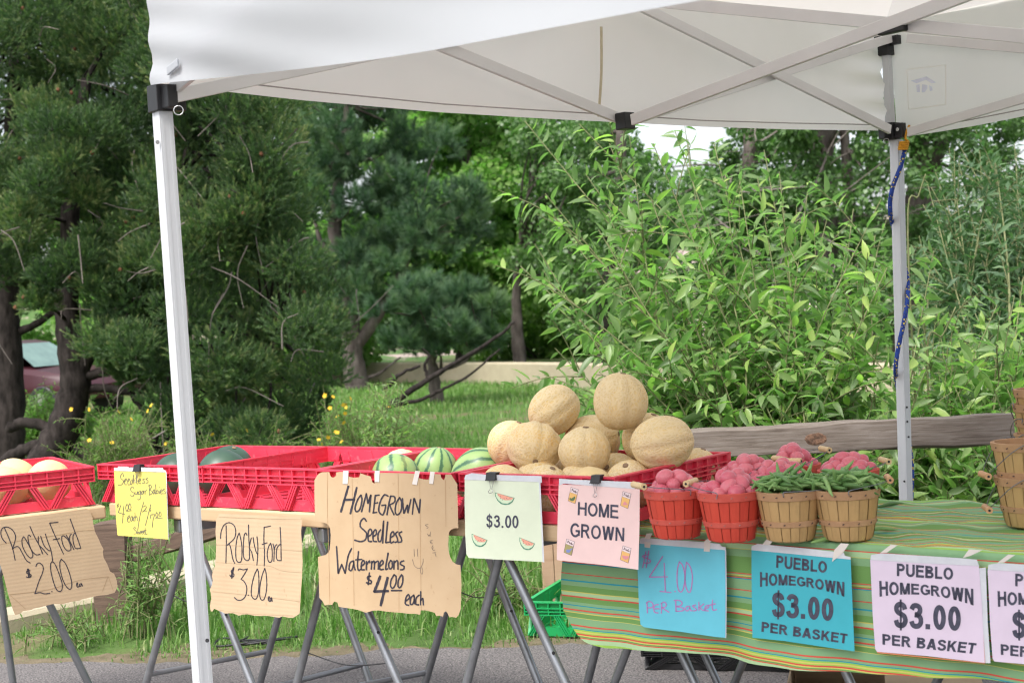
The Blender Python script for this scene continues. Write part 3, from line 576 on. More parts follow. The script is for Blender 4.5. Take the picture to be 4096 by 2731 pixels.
# ================================================================== CANOPY
uc = np.array([.767, .644, 0]); uc /= np.linalg.norm(uc); wc = np.array([uc[1], -uc[0], 0])   # back-right along one side, towards the viewer along the other
SIDE = 3.03; PL = und(373, 258, 3.6); PB = PL + uc * SIDE; PB[2] = und(2060, 322, PB[1])[2]; PF = PL + wc * SIDE; PR = PB + wc * SIDE; PF[2] = PR[2] = PB[2]
CEN = (PL + PR) / 2; up = np.array([0, 0, 1.])
can = thing('pop_up_canopy', 'white pop-up market canopy with a folding scissor frame over the produce table', 'canopy', (CEN[0], CEN[1], 0))
LBp = Plane(PL, PB, .03); LFp = Plane(PL, PF, .012)
def legpost(top, foot, half):
    ax = unit(top - foot); a = unit(np.cross(ax, np.cross(uc, ax))); b = np.cross(ax, a); g = MB()
    def sq(p, q, h): g.obox(p - a * h - b * h, a * 2 * h, b * 2 * h, q - p)
    mid = foot + (top - foot) * .0; sq(foot, top, half)
    for s in (-1, 1):      # shallow extrusion lips either side of the groove on each face
        for d, e in ((a, b), (b, a)):
            for t in (-.55, .55): g.obox(foot + d * s * half + e * t * half - e * .0035 + d * s * 0, e * .007, d * s * .0006, top - foot)
    return g
legs = []
footL = und(466, 1568, 3.6); dL = unit(footL - PL); footL = PL + dL * (PL[2] / -dL[2])
mB = und(2081, 1140, PB[1]); dB = unit(mB - und(2060, 330, PB[1])); footB = mB + dB * (mB[2] / -dB[2])
for top, foot in ((PL, footL), (und(2059, 322, PB[1]), footB), (PF, PF * [1, 1, 0]), (PR, PR * [1, 1, 0])):
    lg = legpost(top, foot, .0185).build('leg', MAT['white'], can, bevel=.003); legs.append(lg)
    fp = MB(); fp.box(-.05, .05, -.05, .05, 0.004, .012); fp.v[-1] += np.array([foot[0], foot[1], 0]); q = fp.build('foot_plate', MAT['steel'], lg, world=True); q.data.transform(Matrix.Translation((-CEN[0], -CEN[1], 0)))
def boltpart(parent, p, n, r=.007):
    g = MB(); g.tube([p, p + np.asarray(n) * .008], r, 10); b = g.build('bolt', MAT['chrome'], parent, world=True, smooth=40); b.data.transform(Matrix.Translation((-CEN[0], -CEN[1], 0))); return b
view = unit(-CEN * [1, 1, 0])
for P in (PL, PB, PF, PR):
    iu = uc if P is PL or P is PF else -uc; iw = wc if P is PL or P is PB else -wc
    g = MB(); z0, z1 = P[2] + .0, P[2] + .066; h = .026
    g.obox(P - uc * h - wc * h, uc * 2 * h, wc * 2 * h, up * .066)
    g.obox(P + iu * h - wc * .014 + up * .004, iu * .034, wc * .028, up * .056); g.obox(P + iw * h - uc * .014 + up * .004, iw * .034, uc * .028, up * .056)
    b = g.build('slider_bracket', MAT['blackpl'], can, bevel=.002)
    boltpart(b, P + iu * .045 + iw * .014 + up * .035, iw); boltpart(b, P + iw * .045 + iu * .014 + up * .035, iu)
    rg = MB(); c = P + iw * .045 - iu * .02 + up * -.0; t = np.linspace(0, 2 * np.pi, 20, endpoint=False)
    if P is PL: c = LFp(410, 254, .02)
    if P is PB: c = und(2036, 325, P[1] - .04)
    rg.tube([c + .011 * (math.cos(a) * unit(np.array([1, .2, 0])) + math.sin(a) * up) for a in t], .0013, 6, closed=True)
    r_ = rg.build('pull_ring', MAT['chrome'], b, world=True, smooth=0); r_.data.transform(Matrix.Translation((-CEN[0], -CEN[1], 0)))
    if P is not PL:
        top = P + up * (.28 if P is not PB else und(2056, 100, PB[1])[2] - P[2])
        g = MB(); g.obox(P - uc * .014 - wc * .014, uc * .028, wc * .028, top - P); g.build('inner_post', MAT['white'], can, bevel=.002)
        g = MB(); g.obox(top - uc * .024 - wc * .024 - up * .045, uc * .048, wc * .048, up * .07); g.obox(top + iu * .02 - wc * .012 - up * .01, iu * .04, wc * .024, up * .034); g.obox(top + iw * .02 - uc * .012 - up * .01, iw * .04, uc * .024, up * .034)
        b = g.build('top_bracket', MAT['blackpl'], can, bevel=.002); boltpart(b, top + iw * .03 - iu * .0 + up * .008 + iu * .012, iu); boltpart(b, top + iu * .03 + iw * .012 + up * .008, iw)
def truss(a, b, w_=.034, t=.014, n=None):
    g = MB(); d = unit(b - a); n = wc if n is None else n; y = unit(np.cross(d, n)); g.obox(a - y * w_ / 2 - n * t / 2, y * w_, n * t, b - a); o = g.build('truss_bar', MAT['truss'], can, bevel=.002); return o
def strut(x0, y0, x1, y1, off, pl=LBp, ext=(0, 0), n=None):
    a, b = pl(x0, y0, off), pl(x1, y1, off); d = b - a; return truss(a - d * ext[0], b + d * ext[1], n=n)
strut(1030, 113, 1438, 279, .00, ext=(1.0, 0)); strut(1442, 279, 2046, 88, .0); strut(1518, 38, 2044, 298, .022, ext=(.14, 0)); strut(395, 222, 728, 152, .022, ext=(0, 2.15))
MID = (PL + PB) / 2
P2 = Plane(MID, MID + wc, 0); P2.n = np.array([uc[0], uc[1], 0]); P2.p = MID + uc * 0
strut(1452, 276, 2190, 0, -.01, P2, (0, .75), uc); strut(1640, 17, 2352, 84, .012, P2, (.28, .4), uc)
for (x, y) in ((1441, 278), (2050, 52), (1782, 168)):
    if y == 278: a = LBp(x, y, .03); g = MB(); g.obox(a - uc * .035 - wc * .02 - up * .028, uc * .045, wc * .045, up * .052)
    elif y == 52: a = P2(x + 4, y + 8, -.004); g = MB(); g.obox(a - wc * .045 - uc * .012 - up * .018, wc * .08, uc * .022, up * .03)
    else: a = LBp(x, y, .012); g = MB(); g.obox(a - uc * .012 - wc * .004 - up * .014, uc * .02, wc * .012, up * .02)
    b = g.build('pivot_bracket', MAT['blackpl'], can, bevel=.003); boltpart(b, (LBp(1455, 277, .055) if y == 278 else P2(2044, 46, .014) if y == 52 else a + wc * .008), wc if y != 52 else -uc, .008)
BRp = Plane(PB, PR, -.03); BRp.n = np.array([uc[0], uc[1], 0]); BRp.p = PB - uc * .03
strut(2086, 304, 2352, 226, .0, BRp, (0, 1.1), uc); strut(2084, 88, 2352, 112, .02, BRp, (0, 1.2), uc)
a = LFp(392, 210, -.03); truss(a, a + wc * 1.45 + up * .32, n=uc); a = PF + up * .04 - uc * 0; truss(a - wc * .03, a - wc * 1.5 + up * .33, n=uc)
truss(PF + up * .04 + uc * .03, PF + uc * 1.5 + up * .33); truss(PR + up * .04 - uc * .03, PR - uc * 1.5 + up * .33)
# fabric: four valances and the pyramid roof; hem heights follow the sagging hem
def val(A, d, n, hem, top, folds, cols=90, rows=16):
    """hem / top: functions of s in [0,1] -> z ; folds: (s, v) -> outward metres"""
    G = []
    for j in range(rows + 1):
        v = j / rows; G.append([A + d * (SIDE * s) + n * (folds(s, v) + .012 + .010 * (1 - v)) + up * (hem(s) + (top(s) - hem(s)) * v - A[2]) for s in np.linspace(0, 1, cols + 1)])
    return MB().grid(G)
hx = [(338, 199), (520, 178), (700, 158), (850, 138), (1000, 115), (1150, 89), (1300, 62), (1450, 35), (1650, 0)]
hs = [LFp(x, y) for x, y in hx]; hss = np.array([np.dot(q - PL, wc) / SIDE for q in hs]); hzz = np.array([q[2] for q in hs])
hss = np.append(hss, [.8, 1.0]); hzz = np.append(hzz, [hzz[-1] + .01, hzz[0] - .02]); hemLF = lambda s: float(np.interp(s, hss, hzz))
bx = [(400, 196), (505, 208), (700, 230), (1000, 258), (1200, 270), (1400, 281), (1600, 293), (1800, 298), (2010, 301)]
bs = [LBp(x, y, -.06) for x, y in bx]; bss = np.array([np.dot(q - PL, uc) / SIDE for q in bs]); bzz = np.array([q[2] for q in bs]); hemLB = lambda s: float(np.interp(s, bss, bzz))
cx_ = [(2112, 300), (2200, 285), (2352, 255)]; cs = [BRp(x, y, -.06) for x, y in cx_]; css = np.array([np.dot(q - PB, wc) / SIDE for q in cs]); czz = np.array([q[2] for q in cs]); css = np.append(css, 1); czz = np.append(czz, czz[0]); hemBR = lambda s: float(np.interp(s, css, czz))
ZT = 2.43; top = lambda s: ZT
def foldLF(s, v):
    k = math.exp(-s * 5); return .008 * k * math.exp(-v * 2.2) * math.sin(v * 26 + s * 30 + .6) + .009 * min(1, s * 9) * math.exp(-s * 1.6) * math.sin(v * 8 - s * 8.5 + 1.0) + .012 * min(1, s * 9) * math.sin(v * 5.0 - s * 7 + .4) * math.exp(-((s - .35) / .4) ** 2) + .006 * math.sin(s * 5 + v * 2)
def foldLB(s, v): return .006 * math.sin(v * 6 + s * 3) + .010 * math.sin(s * 5.5 + 1) + .012 * math.exp(-((s - 1) * 14) ** 2) * math.sin(v * 26) + .004 * math.sin(s * 17 + v * 5)
for x_, y_, dd_, i_ in ((362, 327, 3.6 - .027, 0), (476, 1470, 3.6 - .027, 0), (2083, 935, PB[1] - .027, 1), (2084, 968, PB[1] - .027, 1), (2087, 1003, PB[1] - .027, 1), (2077, 1105, PB[1] - .027, 1)):
    q = und(x_, y_, dd_); h = MB(); h.tube([q, q + unit(EYE - q) * .0035], .0052 if i_ == 0 else .0042, 10); o = h.build('leg_hole', MAT['blackpl' if (x_, y_) != (362, 327) else 'chrome'], legs[i_], world=True); o.data.transform(Matrix.Translation((-CEN[0], -CEN[1], 0)))
fab = [val(PL, wc, -uc, hemLF, top, foldLF, 120, 30), val(PL, uc, -wc, hemLB, top, foldLB), val(PB, wc, uc, hemBR, top, foldLB), val(PF, uc, wc, lambda s: PB[2] + .07 + .0 * s, top, foldLB)]
for i, g in enumerate(fab): g.build('valance', MAT['bounce_tinted' if i in (1, 2) else 'fabric'], can, smooth=0)
PK = CEN * [1, 1, 0] + up * (ZT + .62)
for A, d, n in ((PL, wc, -uc), (PL, uc, -wc), (PB, wc, uc), (PF, uc, wc)):
    G = []
    for j in range(15):
        v = j / 14
        row = []
        for s in np.linspace(0, 1, 33):
            base = A * [1, 1, 0] + d * SIDE * s; base = CEN * [1, 1, 0] + (base - CEN * [1, 1, 0]) * 1.014 + up * (ZT - .004); p = base + (PK - base) * v; p = p + up * (-.05 * math.sin(math.pi * v) * math.sin(math.pi * s)); row.append(p)
        G.append(row)
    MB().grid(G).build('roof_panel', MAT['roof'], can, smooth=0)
def hemline(A, d, n, hem, s0, s1): p = [A + d * SIDE * s + n * .030 + up * (hem(s) - A[2] + .018) for s in np.linspace(s0, s1, 60)]; return MB().tube(p, .0022, 5)
mstitch = simple('hem_stitching', (.46, .42, .40), None, 60, .8)
hemline(PL, uc, -wc * -.2, hemLB, .06, .97).build('hem_seam', mstitch, can); hemline(PB, wc, -uc * .3, hemBR, .05, .6).build('hem_seam', mstitch, can)
st = MB(); a, b = LBp(1381, 62, .0), LBp(1375, 268, -.02); st.tube(spline([a, (a + b) / 2 + uc * .006, b], 6), .0045, 5); st.build('hanging_strap', simple('yellowed_webbing', (.55, .48, .33), None, 40), can)
tabm = MB(); q = LFp(400, 158, .02); tabm.obox(q - wc * .028 - up * .012, wc * .055 + up * .012, -uc * .006, up * .02); tabm.build('corner_tab', MAT['fabric'], can, bevel=.002)
A_ = [BRp(x, y, -.05) for x, y in ((2083, 160), (2172, 150), (2172, 240), (2086, 252))]; mp = MB().tube([A_[0], (A_[0] + A_[1]) / 2, A_[1], (A_[1] + A_[2]) / 2, A_[2], (A_[2] + A_[3]) / 2, A_[3], (A_[3] + A_[0]) / 2], .0017, 5, closed=True)
pt = mp.build('sewn_pocket', simple('pocket_fabric', (.93, .90, .86), (.90, .86, .81), 20, .7, trans=.72), can)
lm = MB()
for poly in ([(2092, 186), (2128, 176), (2150, 190), (2140, 192), (2127, 184), (2105, 192)], [(2104, 196), (2112, 194), (2113, 212), (2106, 212)], [(2118, 194), (2130, 196), (2130, 204), (2124, 212), (2117, 213)], [(2134, 196), (2141, 200), (2142, 208), (2136, 210)]): lm.prism(poly, lambda x, y: BRp(x, y, -.046), lambda x, y: BRp(x, y, -.048))
lo = lm.build('faded_emblem', simple('faded_blue_print', (.70, .72, .82), None, 20, .7), pt, world=True); lo.data.transform(Matrix.Translation((-CEN[0], -CEN[1], 0)))
# bungee rope on the right leg
def rope(name, pts, r, mat, label, cat, n=8):
    p = spline([und(x, y, d) for x, y, d in pts], 10); return tag(MB().tube(p, r, n).build(name, mat, smooth=0, origin=(p[0][0], p[0][1], p[0][2])), label, cat)
mr = M('blue_braided_rope', .7, .3); co = mr.coord(); v = mr.n('TexVoronoi', Scale=95.0); mr.l(co, v.inputs['Vector']); mr.color(mr.ramp(v.outputs['Distance'], [(.30, (.62, .50, .10)), (.36, (.012, .035, .20)), (.8, (.02, .06, .30))])); mr.bump(v.outputs['Distance'], .5, .003)
d0 = PB[1]
rope('bungee_rope', [(2078, 345, d0 - .04), (2068, 385, d0 - .05), (2052, 425, d0 - .055), (2045, 460, d0 - .05), (2046, 495, d0 - .03), (2054, 530, d0 + .035), (2072, 590, d0 + .04), (2084, 640, d0 + .01), (2084, 690, d0 - .03), (2076, 740, d0 - .052), (2064, 795, d0 - .054), (2057, 845, d0 - .045), (2060, 880, d0 + .03), (2078, 960, d0 + .04), (2092, 1040, d0 + .015), (2095, 1090, d0 + .01), (2093, 1160, d0 + .01), (2092, 1300, d0 + .01)], .0085, mr.mat, 'blue rope flecked with yellow wound around the right canopy leg', 'rope')
myel = simple('orange_yellow_cord', (.68, .33, .02), (.60, .27, .02), 90, .7, bump=.3)
g = MB(); p = spline([und(x, y, d0 - .05) for x, y in ((2089, 288), (2083, 300), (2080, 318), (2086, 326))], 8); g.tube(p, .0045, 6)
for k in range(4):
    c = und(2077 - k, 327 + k * 5, d0 - .045); g.tube([c + np.array([.016 * math.cos(t), .014 * math.sin(t), .002 * math.sin(t)]) for t in np.linspace(0, 6.28, 14, endpoint=False)], .0048, 6, closed=True)
tag(g.build('yellow_cord', myel, smooth=0, origin=und(2080, 330, d0 - .045)), 'orange yellow cord knotted round the top of the right canopy leg', 'cord')

# ================================================================== TRAYS
TW, TS, TH = .548, .62, .138
def tray_mesh():
    parts = []
    def wall(L):
        g = MB()
        g.box(0, L, .013, .017, .085, .138)                    # inner plate of the top band
        for z in (.085, .098, .111): g.box(0, L, 0, .013, z, z + .004)
        g.box(0, L, -.001, .018, .134, .139)
        k = 10
        for i in range(k + 1): x = (L - .005) * i / k; g.box(x, x + .005, .001, .013, .0855, .1335)
        g.box(.03, L - .03, .016, .020, .002, .036)              # low wall
        for lo, hi in ((.04, .15), (.355, .265), (.385, .48), (.695, .605), (.725, .815), (.975, .885)):
            a, b = lo * L, hi * L
            for off, dd in ((0, .004), (.010, .004), (.020, .004)): g.add([(a - .014 + off, .004, .004), (a - .014 + off + .006, .004, .004), (b - .014 + off + .006, .001, .086), (b - .014 + off, .001, .086), (a - .014 + off, .016, .004), (a - .014 + off + .006, .016, .004), (b - .014 + off + .006, .016, .086), (b - .014 + off, .016, .086)], [(0, 1, 2, 3), (7, 6, 5, 4), (0, 4, 5, 1), (1, 5, 6, 2), (2, 6, 7, 3), (3, 7, 4, 0)])
            g.add([(a - .015, .010, .003), (a + .014, .010, .003), (b + .014, .010, .087), (b - .015, .010, .087), (a - .015, .0165, .003), (a + .014, .0165, .003), (b + .014, .0165, .087), (b - .015, .0165, .087)], [(0, 1, 2, 3), (7, 6, 5, 4), (0, 4, 5, 1), (1, 5, 6, 2), (2, 6, 7, 3), (3, 7, 4, 0)])
            c = b; g.prism([(c - .03, .09), (c + .03, .09), (c + .018, .126), (c - .018, .126)], lambda x, z: (x, .017, z), lambda x, z: (x, .0195, z))
        return g
    def place(g, o, a, b):   # local x -> a, y -> b
        for i, v in enumerate(g.v): g.v[i] = np.asarray(o) + v[:, :1] * np.asarray(a) + v[:, 1:2] * np.asarray(b) + v[:, 2:] * np.array([0, 0, 1.])
        return g
    ws = [place(wall(TW), (0, 0, 0), (1, 0, 0), (0, 1, 0)), place(wall(TW), (TW, TS, 0), (-1, 0, 0), (0, -1, 0)), place(wall(TS - .036), (TW, .018, 0), (0, 1, 0), (-1, 0, 0)), place(wall(TS - .036), (0, TS - .018, 0), (0, -1, 0), (1, 0, 0))]
    f = MB(); z0, z1 = .003, .009
    f.box(.02, TW - .02, .02, .034, z0, z1); f.box(.02, TW - .02, TS - .034, TS - .02, z0, z1); f.box(.02, .034, .034, TS - .034, z0, z1); f.box(TW - .034, TW - .02, .034, TS - .034, z0, z1)
    nx, ny = 7, 8; dx, dy = (TW - .068) / nx, (TS - .068) / ny
    for i in range(1, nx): f.box(.034 + i * dx - .005, .034 + i * dx + .005, .034, TS - .034, z0 + .0005, z1 + .0005)
    for j in range(1, ny): f.box(.034, TW - .034, .034 + j * dy - .004, .034 + j * dy + .004, z0 - .0005, z1 - .0005)
    for i in range(nx):
        for j in range(ny):
            x, y = .034 + i * dx, .034 + j * dy; k = (i * 3 + j * 5) * 1e-5
            for (p, q) in (((x, y), (x + dx, y + dy)), ((x + dx, y), (x, y + dy))): f.bar((*p, z0 + .002 + k), (*q, z0 + .002 + k), .004, .004); k += 5e-4
    return ws, f
def make_tray(name, label, group, mat):
    t = thing(name, label, 'produce tray', group=group); ws, f = tray_mesh()
    for g in ws: g.build('side_wall', mat, t)
    f.build('floor_grid', mat, t); return t
PT = .822
FL = {'B': (-1.501, 5.156, -36.0), 'C': (-1.073, 4.851, -36.5), 'D': (-.635, 4.513, -37), 'E': (-.178, 4.192, -38.2)}
TL = {'B': 'red plastic tray holding dark watermelons behind the yellow sign', 'C': 'nearly empty red plastic tray above the three dollar cardboard sign', 'D': 'red plastic tray of striped watermelons behind the homegrown sign', 'E': 'red plastic tray piled with cantaloupes behind the pink sign'}
tr0 = make_tray('produce_tray', TL['B'], 'red trays in a row on the planks', MAT['tray']); TR = {}
for k, (x, y, a) in FL.items():
    if k == 'B': tr0.location = (x, y, PT); tr0.rotation_euler = (0, 0, rad(a)); o = tr0
    else: o = dup(tr0, (x, y, PT), rad(a), TL[k])
    TR[k] = (np.array([x, y, PT]), np.array([math.cos(rad(a)), math.sin(rad(a)), 0]), np.array([-math.sin(rad(a)), math.cos(rad(a)), 0]))
AR = np.array([-1.508, 5.148, .815]); aA = rad(31); uA = np.array([math.cos(aA), math.sin(aA), 0]); vA = np.array([-math.sin(aA), math.cos(aA), 0]); oA = AR - uA * TW
dup(tr0, oA, aA, 'red plastic tray of pale melons at the left edge above the two dollar sign')
gq = unz(1207, 1466, .0); gt = make_tray('produce_tray', 'bright green plastic tray standing on the grass behind the sawhorse legs', None, MAT['green_tray']); gt.location = (gq[0], gq[1], .008); gt.rotation_euler = (0, 0, rad(-20)); gt.scale = (1, 1, 1.1)
bq = unz(1474, 1541, 0); g0 = make_tray('stacked_tray', 'lower black plastic tray on the asphalt under the cloth table', 'black trays stacked under the table', MAT['blackpl']); g0.location = (bq[0], bq[1], .005); g0.rotation_euler = (0, 0, rad(-17)); g0.scale = (1.45, 1, .62)
dup(g0, (bq[0] - .004, bq[1] + .01, .093), rad(-17), 'upper black plastic tray of the pair under the cloth table')

# planks, sawhorses -----------------------------------------------------------------
def frame(d):
    X = d.normalized(); Y = Vector((0, 0, 1)).cross(X).normalized(); Z = X.cross(Y); return Matrix((X, Y, Z)).transposed().to_4x4()
def beam(name, p, q, w_, h, mat, parent=None, label=None, cat=None, rough=0, roll=0, group=None, bevel=.004, seg=1, sd=0):
    p, q = np.asarray(p, float), np.asarray(q, float); L = np.linalg.norm(q - p); n = max(1, seg); rng = np.random.default_rng(sd); g = MB(); prof = [(-w_ / 2, -h / 2), (w_ / 2, -h / 2), (w_ / 2, h / 2), (-w_ / 2, h / 2)] if seg == 1 else [(-w_ / 2, -h / 2), (0, -h * .5), (w_ / 2, -h / 2), (w_ * .52, 0), (w_ / 2, h / 2), (0, h * .52), (-w_ / 2, h / 2), (-w_ * .52, -h * .15), ]
    k = len(prof); V = []
    ph = rng.uniform(0, 6, (k, 3))
    for i in range(n + 1):
        x = L * i / n
        for j, (a, b) in enumerate(prof):
            e = rough * (math.sin(x * 3.1 + ph[j, 0]) + .6 * math.sin(x * 8.7 + ph[j, 1]) + .35 * math.sin(x * 23 + ph[j, 2]))
            V.append((x, a + e * .4, b + e))
    F = [(i * k + j, i * k + (j + 1) % k, (i + 1) * k + (j + 1) % k, (i + 1) * k + j) for i in range(n) for j in range(k)] + [tuple(range(k))[::-1], tuple(n * k + j for j in range(k))]
    g.add(V, F); ob = g.build(name, mat, None, smooth=None if seg == 1 else 40, bevel=bevel)
    d = Vector(q - p); M4 = Matrix.Translation(p) @ frame(d) @ Matrix.Rotation(roll, 4, 'X')
    if parent is not None: ob.parent = parent; ob.matrix_local = Matrix.Translation(-parent.location) @ M4
    else: ob.matrix_world = M4
    if label: tag(ob, label, cat, group)
    return ob
uT = np.array([math.cos(rad(-36.6)), math.sin(rad(-36.6)), 0]); vT = np.array([-uT[1], uT[0], 0])
b0 = np.array([-1.501, 5.156, PT - .0235]) + uT * .035; beam('wooden_plank', b0 + vT * .073, b0 + vT * .073 + uT * 2.05, .12, .045, MAT['plank'], None, 'front pine plank with flaking white paint under the row of red trays', 'plank', bevel=.005)
beam('wooden_plank', b0 + vT * .52, b0 + vT * .52 + uT * 2.05, .12, .045, MAT['plank'], None, 'rear pine plank hidden under the back of the red trays', 'plank', bevel=.005)
q = oA + uA * (TW - .0) - vA * .0; beam('wooden_plank', np.array([*(q - uA * 1.5 + vA * .03)[:2], .79]), np.array([*(q + uA * .025 + vA * .03)[:2], .79]), .11, .045, MAT['plank'], None, 'pine plank end under the angled left tray of pale melons', 'plank', bevel=.006)
def on_line(P0, x, y, pl): return pl(x, y)
def sawhorse(label, fa, ba, legs_px, braces, wires=()):
    """fa / ba: front and back apex in plan; legs_px: ('f'|'b', x, y) where each leg leaves the picture"""
    ZA = PT - .046; F0 = np.array([*fa, ZA]); B0 = np.array([*ba, ZA]); mid = (F0 + B0) / 2
    root = thing('sawhorse', label, 'sawhorse', (mid[0], mid[1], 0), group='steel sawhorses under the planks'); L = []
    d = unit(B0 - F0); beam('top_rail', F0 - d * .05 - up * .025, B0 + d * .05 - up * .025, .045, .045, MAT['steel'], root)
    for w_, x, y in legs_px:
        a = F0 if w_ == 'f' else B0; pl = Plane(a, a + uT, 0); p = pl(x, y); dd = unit(p - a); foot = a + dd * (a[2] / -dd[2]); L.append((a, foot))
        g = MB(); g.tube([a - up * .03, foot], .0135, 12); lg = g.build('leg', MAT['steel'], root, smooth=40); 
        h = MB(); hp = a + dd * .36 - unit(foot * [1, 1, 0]) * .0128; h.tube([hp, hp - unit(foot * [1, 1, 0]) * .0022], .005, 8); ho = h.build('bolt_hole', MAT['blackpl'], lg, world=True); ho.data.transform(Matrix.Translation(-root.location))
        h = MB(); h.tube([foot + up * .03, foot - up * 0], .017, 10); ho = h.build('rubber_foot', MAT['blackpl'], lg, world=True); ho.data.transform(Matrix.Translation(-root.location))
    for i, j, z in braces:
        (a, f), (b, g2) = L[i], L[j]; p = a + (f - a) * ((a[2] - z) / a[2]); q = b + (g2 - b) * ((b[2] - z) / b[2]); MB().tube([p, q], .0095, 10).build('side_brace', MAT['steel'], root, smooth=40)
    for i, j, z in wires:
        (a, f), (b, g2) = L[i], L[j]; p = a + (f - a) * ((a[2] - z) / a[2]); q = b + (g2 - b) * ((b[2] - z) / b[2]); MB().tube(spline([p, (p + q) / 2 - up * .025, q], 6), .002, 5).build('tie_wire', MAT['blackpl'], root)
    return root
def plan(x, y): return unz(x, y, PT - .05)[:2]
fpl = Plane(b0 + vT * .08, b0 + vT * .07 + uT, 0); bpl = Plane(b0 + vT * .52, b0 + vT * .52 + uT, 0)
def apx(x, pl, z=PT - .05):
    ys = np.linspace(1050, 1300, 251); return min((pl(x, y) for y in ys), key=lambda q: abs(q[2] - z))[:2]
# side legs: where leg lines meet y=1568
sawhorse('steel sawhorse behind the white canopy leg with two side braces', apx(435, fpl), apx(706, bpl), [('f', 334, 1568), ('f', 580, 1568), ('b', 597, 1568), ('b', 851, 1568)], [(0, 2, .20), (1, 3, .20)], [(0, 1, .50)])
sawhorse('steel sawhorse behind the big homegrown watermelon sign', apx(768, fpl), apx(1085, bpl), [('f', 680, 1568), ('f', 919, 1568), ('b', 975, 1568), ('b', 1239, 1568)], [(0, 2, .20), (1, 3, .20)], [(0, 1, .36), (2, 3, .50)])
sawhorse('steel sawhorse below the pale green three dollar sign', apx(1152, fpl), apx(1440, bpl), [('f', 1069, 1568), ('f', 1304, 1568), ('b', 1347, 1568), ('b', 1600, 1568)], [(0, 2, .20), (1, 3, .20)], [(0, 1, .30)])
# left sawhorse under the angled tray
A1 = np.array([-1.74, 5.03, .745]) + vA * .09; A2 = A1 + vA * .42; root = thing('sawhorse', 'steel sawhorse at the left edge under the two dollar cardboard sign', 'sawhorse', (*((A1 + A2) / 2)[:2], 0), group='steel sawhorses under the planks')
beam('top_rail', A1 - vA * .05, A2 + vA * .05, .045, .045, MAT['steel'], root)
plA = Plane(A1, A1 + uA)
for a, x, y in ((A1, 204, 1568), (A1, -120, 1568), (A2, 30, 1568), (A2, -260, 1568)):
    pl = Plane(a, a + uA); p = pl(x, y); dd = unit(p - a); foot = a + dd * (a[2] / -dd[2]); lg = MB().tube([a - up * .02, foot], .0135, 12).build('leg', MAT['steel'], root, smooth=40)

# ================================================================== MELONS
def melon_mesh(rx, rz, rib, seed, nose=0):
    rng = np.random.default_rng(seed); n, k = 56, 30; V = []; ph = rng.uniform(0, 6, 6)
    for i in range(k + 1):
        th = math.pi * i / k
        for j in range(n):
            a = 2 * math.pi * j / n; r = 1 + rib * (abs(math.cos(a * 5)) ** .6 - .5) * math.sin(th) ** 1.2 + .018 * math.sin(2 * a + ph[0]) * math.sin(th) + .015 * math.sin(3 * th + ph[1] + a)
            r -= .05 * max(0, 1 - i / 2.0); V.append((rx * r * math.sin(th) * math.cos(a), rx * r * math.sin(th) * math.sin(a), rz * r * math.cos(th)))
    F = [(i * n + j, (i + 1) * n + j, (i + 1) * n + (j + 1) % n, i * n + (j + 1) % n) for i in range(k) for j in range(n)]
    return MB().add(V, F)
mc = M('netted_cantaloupe_rind', .72, .25); co = mc.coord((1, 1, .8)); nz = mc.n('TexNoise', Scale=26.0, Detail=3.0); mc.l(co, nz.inputs['Vector'])
wob = mc.n('MixRGB', blend_type='ADD'); wob.inputs[0].default_value = .035; mc.l(co, wob.inputs[1]); mc.l(nz.outputs['Color'], wob.inputs[2])
vo = mc.n('TexVoronoi', Scale=100.0, feature='DISTANCE_TO_EDGE'); mc.l(wob.outputs[0], vo.inputs['Vector'])
net = mc.ramp(vo.outputs['Distance'], [(.0, (1, 1, 1)), (.10, (.8, .8, .8)), (.24, (0, 0, 0))])
big_ = mc.ramp(mc.noise(co, 13, 3, .5), [(.35, (.62, .47, .25)), (.52, (.68, .50, .235)), (.68, (.71, .46, .155))])
c = mc.mix(mc.math('MULTIPLY', net, .62), big_, (.76, .64, .43)); sp = mc.ramp(mc.noise(co, 17, 2), [(.66, (0, 0, 0)), (.73, (1, 1, 1))]); c = mc.mix(mc.math('MULTIPLY', sp, .4), c, (.58, .43, .32)); c = mc.mix(mc.math('MULTIPLY', mc.rnd(), .4), c, (.74, .56, .30)); mc.color(c); mc.bump(net, .4, .003)
MAT['melon'] = mc.mat
mcs = simple('pale_smooth_melon_rind', (.72, .58, .30), (.70, .50, .24), 9, .6, .3, bump=.15, bscale=130); MAT['pale_melon'] = mcs
def stripes(name, a, b, light, dark):
    m = M(name, .38, .45); co = m.coord(); sx = m.n('SeparateXYZ'); m.l(co, sx.inputs[0]); an = m.math('ARCTAN2', sx.outputs[1], sx.outputs[0])
    n1 = m.noise(co, 34, 5, .7); n2 = m.noise(co, 12, 3); s_ = m.math('ADD', m.math('MULTIPLY', an, b), m.math('MULTIPLY', n1, 3.4)); s_ = m.math('ADD', s_, m.math('MULTIPLY', n2, 2.5)); sn = m.math('SINE', s_)
    f = m.math('ADD', m.math('MULTIPLY', sn, .5), .5); c = m.ramp(f, [(.0, light), (.76, tuple(x * .85 for x in light)), (.86, dark), (1, tuple(x * .55 for x in dark))])
    gp = m.ramp(m.noise(co, 7, 1), [(.64, (0, 0, 0)), (.74, (1, 1, 1))]); c = m.mix(m.math('MULTIPLY', gp, .6), c, (.62, .56, .14)); m.color(c); return m.mat
MAT['wmelon'] = stripes('striped_watermelon_rind', 0, 11, (.26, .39, .14), (.075, .19, .09))
MAT['dmelon'] = simple('dark_watermelon_rind', (.05, .10, .062), (.018, .045, .028), 7, .42, .5, bump=.03, bscale=90)
MAT['scar'] = simple('stem_scar', (.30, .20, .12), (.20, .13, .08), 60, .9)
